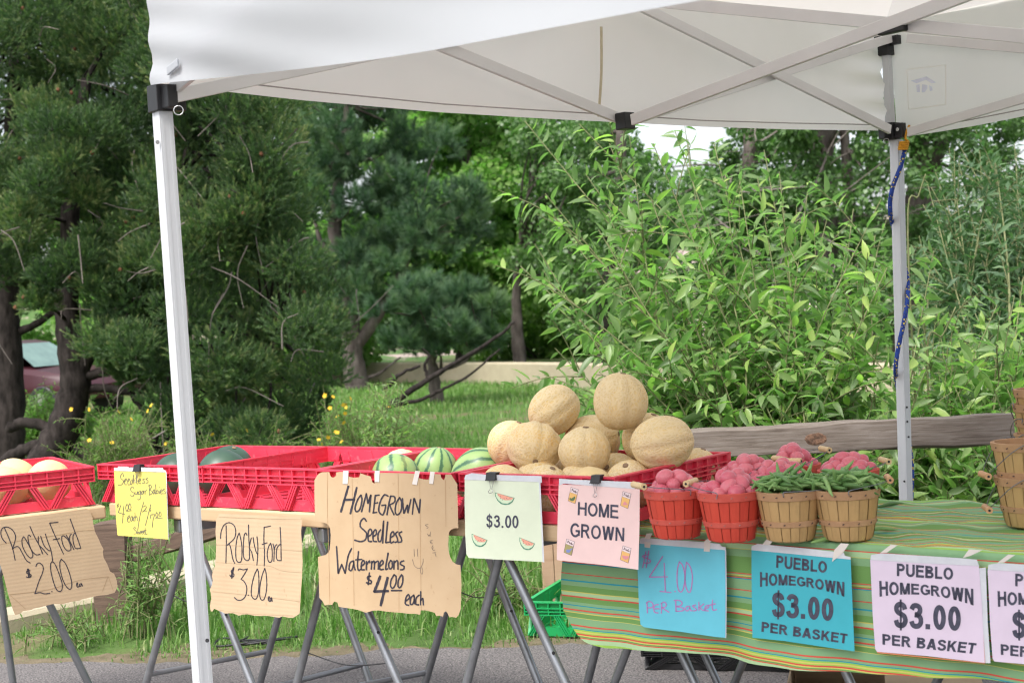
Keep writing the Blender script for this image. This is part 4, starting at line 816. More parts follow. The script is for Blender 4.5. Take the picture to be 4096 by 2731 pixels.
def melon(name, label, cat, grp, pos, r, mat, seed, rz=1.0, rib=.03, rot=None, scar=True):
    rng = np.random.default_rng(seed); ob = melon_mesh(r, r * rz, rib, seed).build(name, mat, smooth=0); ob.location = pos
    e = rot if rot is not None else rng.uniform(-1.3, 1.3, 3); ob.rotation_euler = e; tag(ob, label, cat, grp)
    if scar:
        s_ = MB().lathe([(0.0, .0), (.009, .001), (.008, .004), (.003, .003), (0.0, .002)], 10, caps=False); s_.v[-1] += np.array([0, 0, r * rz * .955]); o = s_.build('stem_scar', MAT['scar'], None, smooth=0); o.parent = ob
    return ob
PXM = 3330
def mel(X, Y, rp, dep, **k): return dict(pos=und(X, Y, dep), r=rp * dep / PXM, **k)
gp = 'cantaloupes piled in the right red tray'
for i, (X, Y, rp, dep, rz, rot, lab) in enumerate([
    (1425, 922, 63, 4.33, 1.05, (.15, .1, .3), 'tall upright cantaloupe at the very top right of the pile'), (1273, 941, 56, 4.5, 1.10, (.3, 1.0, .4), 'cantaloupe at the top left of the pile with a brown stem scar'),
    (1227, 1027, 61, 4.36, 1.0, (2.1, .35, .2), 'coarse netted cantaloupe in the front left of the pile'), (1172, 1019, 52, 4.66, 1.05, (.4, .2, 1), 'cantaloupe at the far left of the pile partly behind a coarser one'),
    (1360, 1013, 61, 4.52, 1.07, (.5, 1.3, .3), 'cantaloupe with a brown patch in the middle row behind the front centre one'), (1343, 1036, 59, 4.24, .96, (.05, .1, 0), 'upright pale cantaloupe at the front centre of the pile'),
    (1487, 1008, 58, 4.42, 1.03, (.3, .1, .9), 'cantaloupe half hidden behind the large one at the right of the pile'), (1521, 1018, 63, 4.14, 1.15, (.2, 1.45, .25), 'large oval blotched cantaloupe at the right end of the pile')]):
    melon('cantaloupe', lab, 'cantaloupe', gp, und(X, Y, dep), rp * dep / PXM, MAT['melon'], 100 + i, rz, .07, rot)
o, a, b = TR['E']; lows = [(.095, .095), (.25, .09), (.40, .095), (.10, .25), (.26, .25), (.42, .26), (.11, .42), (.27, .42), (.44, .43), (.47, .55)]
lw = ['low cantaloupe behind the green sign clip', 'low cantaloupe between the green and pink signs', 'low smooth cantaloupe at the front right tray corner', 'low cantaloupe at the left tray wall under the pile', 'low cantaloupe deep under the middle of the pile', 'low cantaloupe peeking out right of the front centre melon', 'low cantaloupe at the back left tray corner', 'low cantaloupe at the back of the tray under the pile', 'low cantaloupe under the large oval melon on the right', 'low cantaloupe at the back right tray corner']
for i, (x, y) in enumerate(lows):
    melon('cantaloupe', lw[i], 'cantaloupe', gp, o + a * x + b * y + up * (.012 + .070), .070, MAT['melon'] if i != 2 else MAT['pale_melon'], 130 + i, 1.06, .03)
gw = 'striped watermelons in the tray'
for i, (X, Y, rp, dep, rz, rot, lab) in enumerate([(906, 1100, 60, 4.72, .98, (-.75, .1, .2), 'striped watermelon at the tray front showing its pale yellow blossom end'), (1000, 1088, 57, 4.86, 1.1, (.15, -.15, 2.2), 'upright striped watermelon in the middle of its tray'), (1103, 1090, 62, 4.72, 1.1, (.6, 1.2, .3), 'striped watermelon with a yellow belly patch beside the cantaloupe pile')]):
    melon('watermelon', lab, 'watermelon', gw, und(X, Y, dep), rp * dep / PXM, MAT['wmelon'], 160 + i, rz, .0, rot)
gd = 'dark watermelons in the left tray'
for i, (X, Y, rp, dep, rz, rot, lab) in enumerate([(405, 1096, 55, 5.30, 1.05, (.3, .4, 0), 'dark green watermelon left of the white canopy leg'), (512, 1088, 57, 5.22, 1.0, (-.35, .25, 0), 'dark green watermelon right of the canopy leg with its stem scar showing'), (528, 1076, 53, 5.45, 1.0, (.2, .3, 0), 'dark green watermelon behind the others in the left tray')]):
    melon('watermelon', lab, 'watermelon', gd, und(X, Y, dep), rp * dep / PXM, MAT['dmelon'], 170 + i, rz, .0, rot)
melon('cantaloupe', 'single pale cantaloupe behind the first striped watermelon', 'cantaloupe', None, und(922, 1080, 4.98), 48 * 4.98 / PXM, MAT['melon'], 181, 1.0, .03)
gm = 'pale melons in the angled left tray'
for i, (fu, fv, r, lab) in enumerate([(.42, .14, .078, 'pale melon nearest the right end of the left tray'), (.26, .12, .075, 'pale yellow melon in the front of the left tray'), (.10, .14, .08, 'pale melon at the left picture edge in the angled tray'), (.34, .32, .078, 'pale melon in the second row of the angled left tray'), (.15, .33, .078, 'pale melon at the back of the angled left tray')]):
    melon('cantaloupe', lab, 'cantaloupe', gm, oA + uA * fu + vA * fv + up * (.012 + r * .98), r, MAT['pale_melon'], 190 + i, 1.08, .025)
# ================================================================== FENCE, STAKE
post = unz(268, 1422, 0); fr = thing('rail_fence', 'short brown wooden fence post with one sloping split rail at the left', 'fence', (post[0], post[1], 0))
pz = und(268, 1196, post[1])[2]; g = MB()
hw = .082; n = 10; rng = np.random.default_rng(9)
G = []
for i in range(n + 1):
    z = -.05 + (pz + .05) * i / n; k = hw * (1 if i < n else .9); G.append([(post[0] + a * k + rng.normal(0, .002), post[1] + b * k + rng.normal(0, .002), z + (-.008 if i == n and abs(a) > .9 else 0)) for a, b in ((-1, -1), (0, -1.04), (1, -1), (1.03, 0), (1, 1), (0, 1), (-1, 1), (-1.02, 0), (-1, -1))])
g.grid(G); g.add(G[-1][:-1], [tuple(range(8))]); g.build('post', MAT['post'], fr, smooth=40)
ra, rb = und(296, 1276, post[1] + .02), und(500, 1212, post[1] - .25); rdv = rb - ra
beam('rail', ra, ra + rdv * 2.1, .07, .085, MAT['post'], fr, rough=.004, seg=20, sd=3)
ra, rb = und(1560, 1020, 6.5), und(2330, 984, 6.05)
rl = beam('fence_rail', ra, rb, .10, .122, MAT['rail'], None, 'thick weathered grey rail with a knot crossing behind the canopy leg', 'fence rail', rough=.006, seg=40, sd=5)
kn = MB(); kn.lathe([(.056, -.004), (.046, .002), (.034, .0032), (.022, .0018), (.0, .0022)], 14, caps=False); kn.v[-1] = kn.v[-1] * [1.35, .75, 1] * (1 + np.random.default_rng(8).normal(0, .06, (len(kn.v[-1]), 1))) ; ko = kn.build('knot', simple('orange_knot_wood', (.21, .115, .07), (.04, .025, .018), 30, .85, bump=.8, bscale=60), None, smooth=30)
Lr = np.linalg.norm(rb - ra); ko.parent = rl; ko.matrix_local = Matrix.Translation((.43 * Lr, -.0535, .0)) @ Matrix.Rotation(math.pi / 2, 4, 'X') @ Matrix.Scale(.72, 4)
q = unz(1276, 1405, 0); g = MB(); g.box(-.052, .004, -.045, .045, -.02, .74); g.box(.0055, .052, -.043, .043, -.02, .735); g.v = [v + np.array([q[0], q[1], 0]) for v in g.v]
tag(g.build('wooden_stake', MAT['stake'], origin=(q[0], q[1], 0), bevel=.004), 'pale new wooden post under the plank left of the striped cloth', 'post')

# ================================================================== TABLE AND CLOTH
TZ = .800; eT = np.array([.749, -.662, 0]); eT /= np.linalg.norm(eT); nT = np.array([-eT[1], eT[0], 0])       # along the front edge, and to the back
T0 = np.array([.332, 3.958, TZ]); cp = Plane(T0, T0 + eT); q = cp(1302, 1340); T0 = np.array([q[0], q[1], TZ]); LC, DC = 2.5, .735
tb = thing('folding_table', 'table board on steel legs hidden under the green striped cloth', 'table', (*(T0 + eT * 1.2 + nT * .35)[:2], 0))
g = MB(); g.obox(T0 + eT * .06 + nT * .014 - up * .034, eT * (LC - .1), nT * (DC - .03), up * .028); g.build('table_board', MAT['plank'], tb, bevel=.003)
bp = Plane(T0 + nT * .55, T0 + nT * .55 + eT); fp_ = Plane(T0 + nT * .16, T0 + nT * .16 + eT)
for pl, (x0, y0), (x1, y1) in ((fp_, (1436, 1503), (1411, 1568)), (fp_, (1572, 1516), (1596, 1568)), (bp, (1628, 1523), (1649, 1568)), (bp, (1702, 1531), (1687, 1568)), (fp_, (1945, 1548), (1954, 1568)), (bp, (2160, 1548), (2150, 1568))):
    p, q = pl(x0, y0), pl(x1, y1); d = unit(q - p); t0 = p + d * ((TZ - .036 - p[2]) / d[2]); t1 = p + d * (-p[2] / d[2]); MB().tube([t0, t1], .0125, 12).build('leg', MAT['steel'], tb, smooth=40)
hp = [(1330, 1462), (1400, 1487), (1480, 1491), (1620, 1504), (1720, 1522), (1900, 1538), (2100, 1553), (2352, 1570)]
hq = [cp(*h) for h in hp]; hu = [np.dot(q - T0, eT) for q in hq]; hz = [q[2] for q in hq]
def hem(u): z = float(np.interp(u, hu + [LC], hz + [hz[-1]])); return z + .075 * max(0, 1 - u / .09) ** 2.2 if u < .09 else z
us = np.concatenate([np.linspace(0, .2, 14), np.linspace(.2, LC, 120)[1:]]); G = []; UV = []
rngc = np.random.default_rng(2); wa = rngc.uniform(0, 6, 12)
def fold(u, t): return t ** 1.5 * (.016 * math.sin(u * 9 + .6) + .010 * math.sin(u * 17 + 2) + .005 * math.sin(u * 37 + t * 4))
for k in range(25):      # drop, from hem up
    t = 1 - k / 24; row = []; uv = []
    for u in us:
        L = TZ + .006 - hem(u); row.append(T0 + eT * (u + .004 * math.sin(t * 7) * (u < .02)) - nT * (.010 + fold(u, t)) + up * (.004 - (L - .014) * t - .010)); uv.append((u, -(L * t) - .012))
    G.append(row); UV.append(uv)
for a in (30, 60, 90):
    r_ = rad(a); G.append([T0 + eT * u + nT * (-.010 * math.cos(r_)) + up * (-.006 + .010 * math.sin(r_)) for u in us]); UV.append([(u, -.012 + .012 * a / 90) for u in us])
for k in range(1, 31):
    d = DC * k / 30; row = []
    for u in us:
        w_ = .0034 * math.sin(u * 21 + 3 * math.sin(d * 9) + wa[0]) * math.sin(d * 12) + .0035 * math.sin((u * .5 + d) * 41 + 2 * math.sin(u * 6)) * (.4 + .6 * math.sin(u * 3 + 2) ** 2) + .0012 * math.sin(u * 63 + d * 11)
        row.append(T0 + eT * u + nT * (d + .006 * math.sin(u * 11 + d * 5)) + up * (.0045 + w_)); 
    G.append(row); UV.append([(u + .002 * math.sin(d * 20), d + .006 * math.sin(u * 8 + d * 4) + .004 * math.sin(u * 27 + d * 9)) for u in us])
for k in range(1, 6): G.append([T0 + eT * u + nT * (DC + .010) + up * (.0 - .04 * k) for u in us]); UV.append([(u, DC + .04 * k) for u in us])
mcl = M('green_striped_cloth', .85, .15); uvn = mcl.n('UVMap'); sx = mcl.n('SeparateXYZ'); mcl.l(uvn.outputs[0], sx.inputs[0])
per = .362; fr_ = mcl.math('FRACT', mcl.math('DIVIDE', mcl.math('MULTIPLY', sx.outputs[1], -1.0), per))
gA, gB, gC, RD, YL, TE, LI = (.235, .41, .215), (.165, .325, .095), (.41, .59, .32), (.66, .07, .06), (.62, .55, .14), (.015, .29, .40), (.32, .55, .09)
bands = [(0, gA), (18, RD), (20.5, gC), (34, YL), (36, gA)] + [(p + 45, c) for p, c in [(11, gB), (56, RD), (59, gA), (62, YL), (64, gB), (67, RD), (70, TE), (73, gA), (101, RD), (104.5, gA), (121, TE), (125, gA), (138, gB), (155, YL), (158, gC), (168, RD), (172, gB), (186, gA), (194, TE), (197, gA), (208, RD), (212, gA), (216, YL), (219, gB), (231, YL), (233, gA)]]
b2 = [(251, gA), (253, RD), (256.5, gA), (262, TE), (265.5, LI), (270, YL), (274, LI), (277, RD), (281, YL), (284, gB), (288, RD), (291, gC), (304, LI)]
lo_ = mcl.ramp(fr_, [(p / 1000 / per, c) for p, c in bands], True); hi_ = mcl.ramp(fr_, [(0, gA)] + [(p / 1000 / per, c) for p, c in [(p + 45, c) for p, c in b2]], True)
c = mcl.mix(mcl.math('GREATER_THAN', fr_, .296 / per), lo_, hi_); co = mcl.coord(); c = mcl.mix(mcl.math('MULTIPLY', mcl.noise(co, 7, 5), .16), c, (.17, .33, .13)); mcl.color(c)
mcl.bump(mcl.math('ADD', mcl.math('MULTIPLY', mcl.noise(co, 420, 2), .15), mcl.noise(mcl.coord((1, 1, .4)), 11, 4)), .35, .012)
cl = MB().grid(G).build('tablecloth', mcl.mat, smooth=0, origin=(T0[0], T0[1], 0)); tag(cl, 'green tablecloth with red, yellow and teal stripes hanging over the table front', 'tablecloth')
uvl = cl.data.uv_layers.new(name='UVMap'); UVa = np.array(UV).reshape(-1, 2); li = np.zeros(len(cl.data.loops), np.int32); cl.data.loops.foreach_get('vertex_index', li); uvl.data.foreach_set('uv', UVa[li].astype(np.float32).ravel())
# box at the bottom edge
q = und(1890, 1549, 4.35); bz = q[2]; bx = thing('cardboard_box', 'open printed cardboard box on the asphalt below the striped cloth', 'box', (q[0] + .2, 4.45, 0)); a_ = rad(-14); e1 = np.array([math.cos(a_), math.sin(a_), 0]); e2 = np.array([-e1[1], e1[0], 0]); o_ = np.array([q[0] - .12, 4.30, .0])
g = MB(); H = bz - .012; t_ = .005
g.obox(o_, e1 * .56, e2 * t_, up * H); g.obox(o_ + e2 * .34, e1 * .56, e2 * t_, up * H); g.obox(o_ + e2 * (t_ + .001), e1 * t_, e2 * (.33), up * H); g.obox(o_ + e1 * (.56 - t_) + e2 * (t_ + .001), e1 * t_, e2 * .33, up * H); g.obox(o_ + e1 * .006 + e2 * .006, e1 * .548, e2 * .333, up * .004); g.build('box_body', MAT['cardH'], bx)
g = MB(); g.obox(o_ + up * (H + .001) + e2 * .17, e1 * .275, e2 * .172, up * .004 + e2 * .0); g.obox(o_ + up * (H + .001) + e1 * .285, e1 * .275, e2 * .3, up * .004); g.build('box_flap', MAT['cardH'], bx)
MAT['redink'] = simple('red_print', (.55, .06, .06), None, 40)

# ================================================================== LETTERING
def arc(cx, cy, rx, ry, a0, a1, n=18): return [(cx + rx * math.cos(rad(a)), cy + ry * math.sin(rad(a))) for a in np.linspace(a0, a1, n)]
def glyph(ch, t):
    """a bold sans letter as strokes: ('l', points) keeps its width, ('d', a, b) is a slanted stroke cut level at both ends; returns strokes, width"""
    a = t / 2
    if ch == 'H': return [('l', [(a, 0), (a, 1)]), ('l', [(.72 - a, 0), (.72 - a, 1)]), ('l', [(a, .54), (.72 - a, .54)])], .72
    if ch == 'O': return [('l', arc(.40, .5, .40 - a, .51 - a, 0, 360, 32))], .80
    if ch == '0': return [('l', arc(.28, .5, .28 - a, .51 - a, 0, 360, 28))], .56
    if ch == 'M': return [('l', [(a, 0), (a, 1)]), ('l', [(.84 - a, 0), (.84 - a, 1)]), ('d', (a + .02, 1), (.42, 0)), ('d', (.82 - a, 1), (.42, 0))], .84
    if ch == 'E': return [('l', [(a, 0), (a, 1)]), ('l', [(a, 1 - a), (.66, 1 - a)]), ('l', [(a, .53), (.62, .53)]), ('l', [(a, a), (.67, a)])], .67
    if ch == 'G': return [('l', arc(.40, .5, .40 - a, .51 - a, 38, 318, 26)), ('l', [(.40 + .30, .12), (.70, .47)]), ('l', [(.43, .45), (.70 + a, .45)])], .78
    if ch == 'R': return [('l', [(a, 0), (a, 1)]), ('l', [(a, 1 - a), (.36, 1 - a)] + arc(.36, .72, .30 - a, .28 - a, 90, -90, 12) + [(a, .44 + a)]), ('d', (.40, .46), (.64, 0))], .72
    if ch == 'P': return [('l', [(a, 0), (a, 1)]), ('l', [(a, 1 - a), (.36, 1 - a)] + arc(.36, .70, .30 - a, .30 - a, 90, -90, 12) + [(a, .40 + a)])], .66
    if ch == 'B': return [('l', [(a, 0), (a, 1)]), ('l', [(a, 1 - a), (.36, 1 - a)] + arc(.36, .755, .28 - a, .245 - a, 90, -90, 12) + [(a, .51 + a)]), ('l', [(a, .57 - a), (.38, .57 - a)] + arc(.38, .285, .31 - a, .285 - a, 90, -90, 12) + [(a, a)])], .70
    if ch == 'W': return [('d', (.10, 1), (.28, 0)), ('d', (.28, 0), (.50, 1)), ('d', (.50, 1), (.72, 0)), ('d', (.72, 0), (.90, 1))], 1.0
    if ch == 'N': return [('l', [(a, 0), (a, 1)]), ('l', [(.72 - a, 0), (.72 - a, 1)]), ('d', (a + .02, 1), (.70 - a, 0))], .72
    if ch == 'U': return [('l', [(a, 1), (a, .36)] + arc(.36, .36, .36 - a, .37 - a, 180, 360, 14) + [(.72 - a, 1)])], .72
    if ch == 'L': return [('l', [(a, 0), (a, 1)]), ('l', [(a, a), (.60, a)])], .60
    if ch == 'A': return [('d', (.10, 0), (.38, 1)), ('d', (.38, 1), (.66, 0)), ('l', [(.2, .28), (.56, .28)])], .76
    if ch == 'K': return [('l', [(a, 0), (a, 1)]), ('d', (.60, 1), (.16, .36)), ('d', (.32, .60), (.64, 0))], .74
    if ch == 'T': return [('l', [(0, 1 - a), (.64, 1 - a)]), ('l', [(.32, 0), (.32, 1)])], .64
    S = spline([(.56, .72), (.49, .86), (.34, .91), (.17, .86), (.11, .72), (.19, .60), (.36, .53), (.52, .45), (.58, .29), (.50, .14), (.33, .09), (.16, .13), (.09, .29)], 4)
    if ch == 'S': return [('l', S)], .68
    if ch == '$': return [('l', [(x * .85, y) for x, y in S]), ('t', [(.285, -.10), (.285, 1.10)])], .58
    if ch == '3': return [('l', spline([(.09, .74), (.16, .87), (.29, .91), (.43, .85), (.46, .70), (.38, .58), (.25, .545)], 4)), ('l', spline([(.22, .545), (.38, .52), (.48, .42), (.49, .24), (.40, .12), (.27, .09), (.14, .14), (.08, .28)], 4))], .56
    if ch == '.': return [('l', [(.14, 0), (.14, t)])], .28
    return [], .30
def put_text(mb, s, quad, to3, t=.16, warp=None, m=0):
    """quad: tl, tr, br, bl of the word in photo points; t: stroke weight as a share of the cap height"""
    polys = []; x = 0
    for ch in s:
        st_, wd = glyph(ch, t)
        for q in st_:
            if q[0] == 'd':
                (xa, ya), (xb, yb) = q[1:]; h = t * .58; n_ = 6; polys.append(([(x + xa + (xb - xa) * k / n_ - h, ya + (yb - ya) * k / n_) for k in range(n_ + 1)], [(x + xa + (xb - xa) * k / n_ + h, ya + (yb - ya) * k / n_) for k in range(n_ + 1)]))
            else:
                p = np.array(q[1], float); w_ = t * .42 if q[0] == 't' else t
                if len(p) == 2: p = p[0] + (p[1] - p[0]) * np.linspace(0, 1, 7)[:, None]
                T = np.gradient(p, axis=0)
                if np.allclose(p[0], p[-1]): T[0] = T[-1] = p[1] - p[-2]
                T = T / np.linalg.norm(T, axis=1)[:, None]; N = np.stack([-T[:, 1], T[:, 0]], 1) * w_ / 2; polys.append((p - N + [x, 0], p + N + [x, 0]))
        x += wd + .10
    A = np.vstack([np.vstack(q) for q in polys]); lo, hi = A.min(0), A.max(0); tl, tr, br, bl = [np.array(q, float) for q in quad]
    def tp(q):
        u, v = (np.array(q) - lo) / (hi - lo)
        if warp is not None: v = warp(u, v)
        return to3(*((bl * (1 - u) + br * u) * (1 - v) + (tl * (1 - u) + tr * u) * v))
    for L, R in polys: mb.grid([[tp(q) for q in L], [tp(q) for q in R]], m)
def put_strokes(mb, strokes, wd, cr, to3, m=0, smooth=True):
    """hand-drawn marker strokes as flat ribbons lying on the sheet"""
    for st_ in strokes:
        p = np.array(st_, float); p = spline(p, 6) if (smooth and len(p) > 2) else p
        if len(p) == 2 and not smooth: pass
        T = np.gradient(p, axis=0) if len(p) > 2 else np.repeat(p[1:] - p[:1], 2, 0); T = T / (np.linalg.norm(T, axis=1)[:, None] + 1e-9); N = np.stack([-T[:, 1], T[:, 0]], 1) * wd / 2
        p = np.vstack([p[:1] - T[:1] * wd * .3, p, p[-1:] + T[-1:] * wd * .3]); N = np.vstack([N[:1] * .7, N, N[-1:] * .7])
        jit = 1 + .12 * np.sin(np.arange(len(p)) * 1.7 + p[0, 0]); N = N * jit[:, None]
        L = [to3(*cr(*q)) for q in p - N]; R = [to3(*cr(*q)) for q in p + N]; mb.grid([L, R], m)
def sheet(mb, poly, cr, pl, off, t=.0012, m=0):
    mb.prism([cr(*q) for q in poly], lambda x, y: pl(x, y, off), lambda x, y: pl(x, y, off - t), m)
def lies(root, mb, name, mats, label=None): return mb.build(name, mats, root)
def sign(name, label, cat, pl, cr, paper_poly, mat, group=None, t=.0012):
    c0 = np.mean([pl(*cr(*q)) for q in paper_poly], 0); lo = min(pl(*cr(*q))[2] for q in paper_poly); root = thing(name, label, cat, (c0[0], c0[1], lo), group=group)
    g = MB(); sheet(g, paper_poly, cr, pl, 0, t); g.build('paper' if t < .002 else 'card', mat, root); return root
def clip(label, pl, cr, body, wire):
    """black binder clip biting the tray rim and the sheet"""
    b = [pl(*cr(*q), .004) for q in body]; root = thing('binder_clip', label, 'binder clip', b[0] * .5 + b[2] * .5, group='black binder clips on the tray rims'); n = pl.n * [1, 1, 0]; n = n / np.linalg.norm(n)
    tl, tr, br, bl = b; k = -n * .020; g = MB(); g.add([tl + n * .001, tr + n * .001, br + n * .007, bl + n * .007, tl + k, tr + k, br - n * .003, bl - n * .003], [(0, 1, 2, 3), (7, 6, 5, 4), (0, 4, 5, 1), (1, 5, 6, 2), (2, 6, 7, 3), (3, 7, 4, 0)])
    g.tube([bl + n * .008, br + n * .008], .0016, 6); g.build('clip_body', MAT['blackpl'], root)
    MB().tube(spline([pl(*cr(*q), .010) for q in wire], 5), .0009, 5).build('wire_handle', MAT['chrome'], root)
trp = lambda off: Plane(np.array([-1.501, 5.156]), np.array([.268, 3.848]), off)
# --- cardboard two dollar sign on the angled left tray
RF2 = Crop(0, 2000, 3.136); plA2 = Plane(AR - vA * .035, AR - vA * .035 + uA, 0)
poly = [(-90, 268), (0, 255), (300, 216), (600, 176), (900, 134), (1090, 105), (1130, 140), (1160, 220), (1172, 300), (1190, 390), (1240, 490), (1255, 530), (1270, 560), (1298, 610), (1290, 650), (1300, 720), (1345, 800), (1380, 890), (1430, 920), (1450, 960), (1465, 1010), (1475, 1080), (1440, 1155), (1340, 1185), (1260, 1190), (1180, 1205), (1080, 1230), (1040, 1236), (1000, 1255), (900, 1270), (780, 1300), (660, 1300), (580, 1320), (480, 1345), (430, 1352), (400, 1370), (290, 1390), (250, 1420), (190, 1440), (165, 1380), (140, 1300), (120, 1240), (90, 1130), (40, 930), (0, 800), (-90, 500)]
sg = sign('cardboard_sign', 'tilted torn cardboard sign reading Rocky Ford 2.00 ea at the left edge', 'sign', plA2, RF2, poly, MAT['cardH'], t=.004)
w2 = [[(55, 345), (110, 470), (160, 610), (190, 750)], [(78, 535), (30, 480), (10, 410), (30, 350), (90, 335), (150, 365), (190, 430), (190, 500), (155, 610)], [(155, 610), (200, 580), (240, 590), (290, 680), (330, 750), (380, 785)], [(290, 460), (275, 500), (285, 580), (330, 670), (380, 720), (410, 700), (400, 640), (350, 540), (310, 470), (290, 455)], [(385, 455), (365, 435), (350, 460), (365, 550), (400, 630), (450, 680), (505, 675)],
      [(375, 325), (430, 450), (490, 560), (535, 670)], [(480, 450), (485, 550), (530, 600), (597, 680)], [(510, 450), (550, 560), (600, 620), (640, 632)], [(568, 420), (600, 520), (640, 630), (660, 755)], [(730, 272), (622, 285)], [(622, 285), (680, 420), (740, 550), (797, 673)], [(668, 492), (750, 478)], [(775, 450), (775, 500), (800, 580), (845, 630), (885, 620), (885, 570), (850, 490), (800, 445), (775, 450)], [(830, 435), (870, 500), (925, 615)], [(870, 505), (875, 450), (895, 420)],
      [(880, 232), (930, 370), (980, 500), (1013, 598)], [(1013, 598), (950, 600), (920, 530), (915, 450), (935, 410)], [(378, 880), (340, 885), (335, 910), (385, 930), (385, 955), (345, 965), (328, 955)], [(345, 858), (360, 970)], [(358, 858), (378, 968)], [(450, 830), (465, 795), (500, 785), (540, 830), (535, 900), (490, 1010), (437, 1168)], [(437, 1168), (500, 1155), (560, 1170), (625, 1163)], [(646, 1143), (656, 1143)],
      [(655, 765), (635, 800), (640, 900), (680, 1050), (720, 1130), (770, 1130), (780, 1050), (740, 920), (690, 800), (655, 765)], [(768, 735), (750, 780), (755, 870), (790, 1000), (840, 1090), (885, 1110), (900, 1040), (870, 910), (820, 790), (768, 735)], [(965, 1070), (975, 1040), (966, 1035), (960, 1060), (972, 1086), (988, 1080)], [(1020, 1042), (1000, 1050), (995, 1078), (1015, 1070), (1020, 1040), (1036, 1075)]]
g = MB(); put_strokes(g, w2, 12, RF2, lambda x, y: plA2(x, y, .0008)); lies(sg, g, 'lettering', MAT['ink'])
g = MB(); put_strokes(g, [[(-80, 570), (300, 500), (700, 440), (1000, 385), (1180, 372)], [(130, 1190), (320, 1360)], [(120, 1180), (600, 1120), (1000, 1000), (1360, 955)], [(1360, 955), (1420, 1130)], [(1350, 965), (1285, 1140)]], 6, RF2, lambda x, y: plA2(x, y, .0006)); lies(sg, g, 'fold_crease', simple('card_crease', (.40, .27, .15), None, 30, .9))
# --- cardboard three dollar sign
RF3 = Crop(820, 2040, 3.564); p3 = trp(.035)
poly = [(200, 52), (210, 45), (700, 62), (1400, 95), (1388, 120), (1370, 300), (1378, 430), (1385, 560), (1392, 740), (1380, 1000), (1365, 1200), (1358, 1340), (1350, 1465), (1330, 1485), (1255, 1530), (1190, 1528), (1100, 1510), (1060, 1528), (1000, 1520), (920, 1505), (850, 1500), (780, 1505), (700, 1500), (650, 1488), (600, 1480), (540, 1482), (480, 1500), (440, 1480), (400, 1465), (340, 1465), (290, 1470), (240, 1445), (200, 1430), (130, 1400), (110, 1435), (85, 1440), (70, 1380), (80, 1300), (90, 1260), (82, 1180), (70, 1130), (100, 1060), (110, 1000), (100, 930), (110, 880), (140, 800), (150, 740), (160, 480), (150, 300), (160, 130)]
sg = sign('cardboard_sign', 'square cardboard sign reading Rocky Ford 3.00 ea right of the canopy leg', 'sign', p3, RF3, poly, MAT['cardH'], t=.004)
w3 = [[(300, 215), (303, 450), (297, 750)], [(220, 400), (230, 300), (270, 210), (340, 175), (410, 210), (437, 300), (415, 400), (315, 495)], [(315, 495), (350, 490), (370, 560), (395, 690), (425, 755)], [(487, 320), (455, 400), (437, 560), (445, 700), (485, 740), (520, 700), (525, 520), (505, 390), (487, 320)], [(597, 355), (580, 320), (555, 370), (547, 520), (550, 660), (590, 712), (630, 690), (632, 560)], [(620, 205), (622, 360), (632, 550)], [(660, 390), (640, 470), (632, 530), (665, 600), (690, 715)],
      [(685, 383), (700, 480), (725, 580), (747, 625)], [(740, 372), (752, 500), (750, 640), (738, 780)], [(935, 223), (842, 240)], [(842, 240), (838, 420), (847, 600), (843, 790)], [(812, 486), (885, 460)], [(935, 465), (905, 520), (885, 620), (900, 715), (930, 738), (955, 700), (955, 560), (935, 465)], [(968, 475), (985, 560), (980, 725)], [(985, 570), (1000, 510), (1025, 485)], [(1070, 240), (1080, 440), (1085, 715)], [(1085, 715), (1030, 705), (1015, 640), (1025, 540), (1060, 490), (1080, 485)],
      [(410, 835), (375, 860), (380, 890), (410, 905), (405, 940), (370, 945), (352, 920)], [(400, 815), (370, 945)], [(412, 808), (380, 970)], [(473, 850), (490, 832), (545, 845), (605, 830)], [(605, 830), (560, 910), (512, 980)], [(512, 980), (555, 1010), (590, 1080), (592, 1160), (570, 1230), (520, 1275), (460, 1275), (418, 1240)], [(612, 1206), (622, 1208)], [(745, 832), (700, 930), (665, 1080), (660, 1200), (690, 1255), (730, 1255), (760, 1170), (768, 1000), (760, 880), (745, 832)], [(852, 825), (815, 920), (785, 1060), (778, 1200), (800, 1270), (840, 1265), (870, 1170), (880, 1040), (870, 900), (852, 825)],
      [(905, 1265), (920, 1235), (905, 1230), (900, 1270), (918, 1298)], [(945, 1240), (925, 1270), (935, 1295), (950, 1260), (950, 1240), (958, 1295)]]
g = MB(); put_strokes(g, w3, 14, RF3, lambda x, y: p3(x, y, .0008)); lies(sg, g, 'lettering', MAT['ink'])
g = MB(); put_strokes(g, [[(160, 492), (500, 505), (900, 545), (1380, 580)], [(150, 738), (450, 760), (900, 790), (1100, 860), (1385, 888)], [(200, 95), (800, 115), (1380, 130)], [(110, 1155), (450, 1190), (900, 1240), (1360, 1300)], [(210, 1420), (600, 1470), (1000, 1490), (1250, 1500)]], 7, RF3, lambda x, y: p3(x, y, .0006)); lies(sg, g, 'fold_crease', simple('card_crease_light', (.46, .33, .20), None, 30, .9))
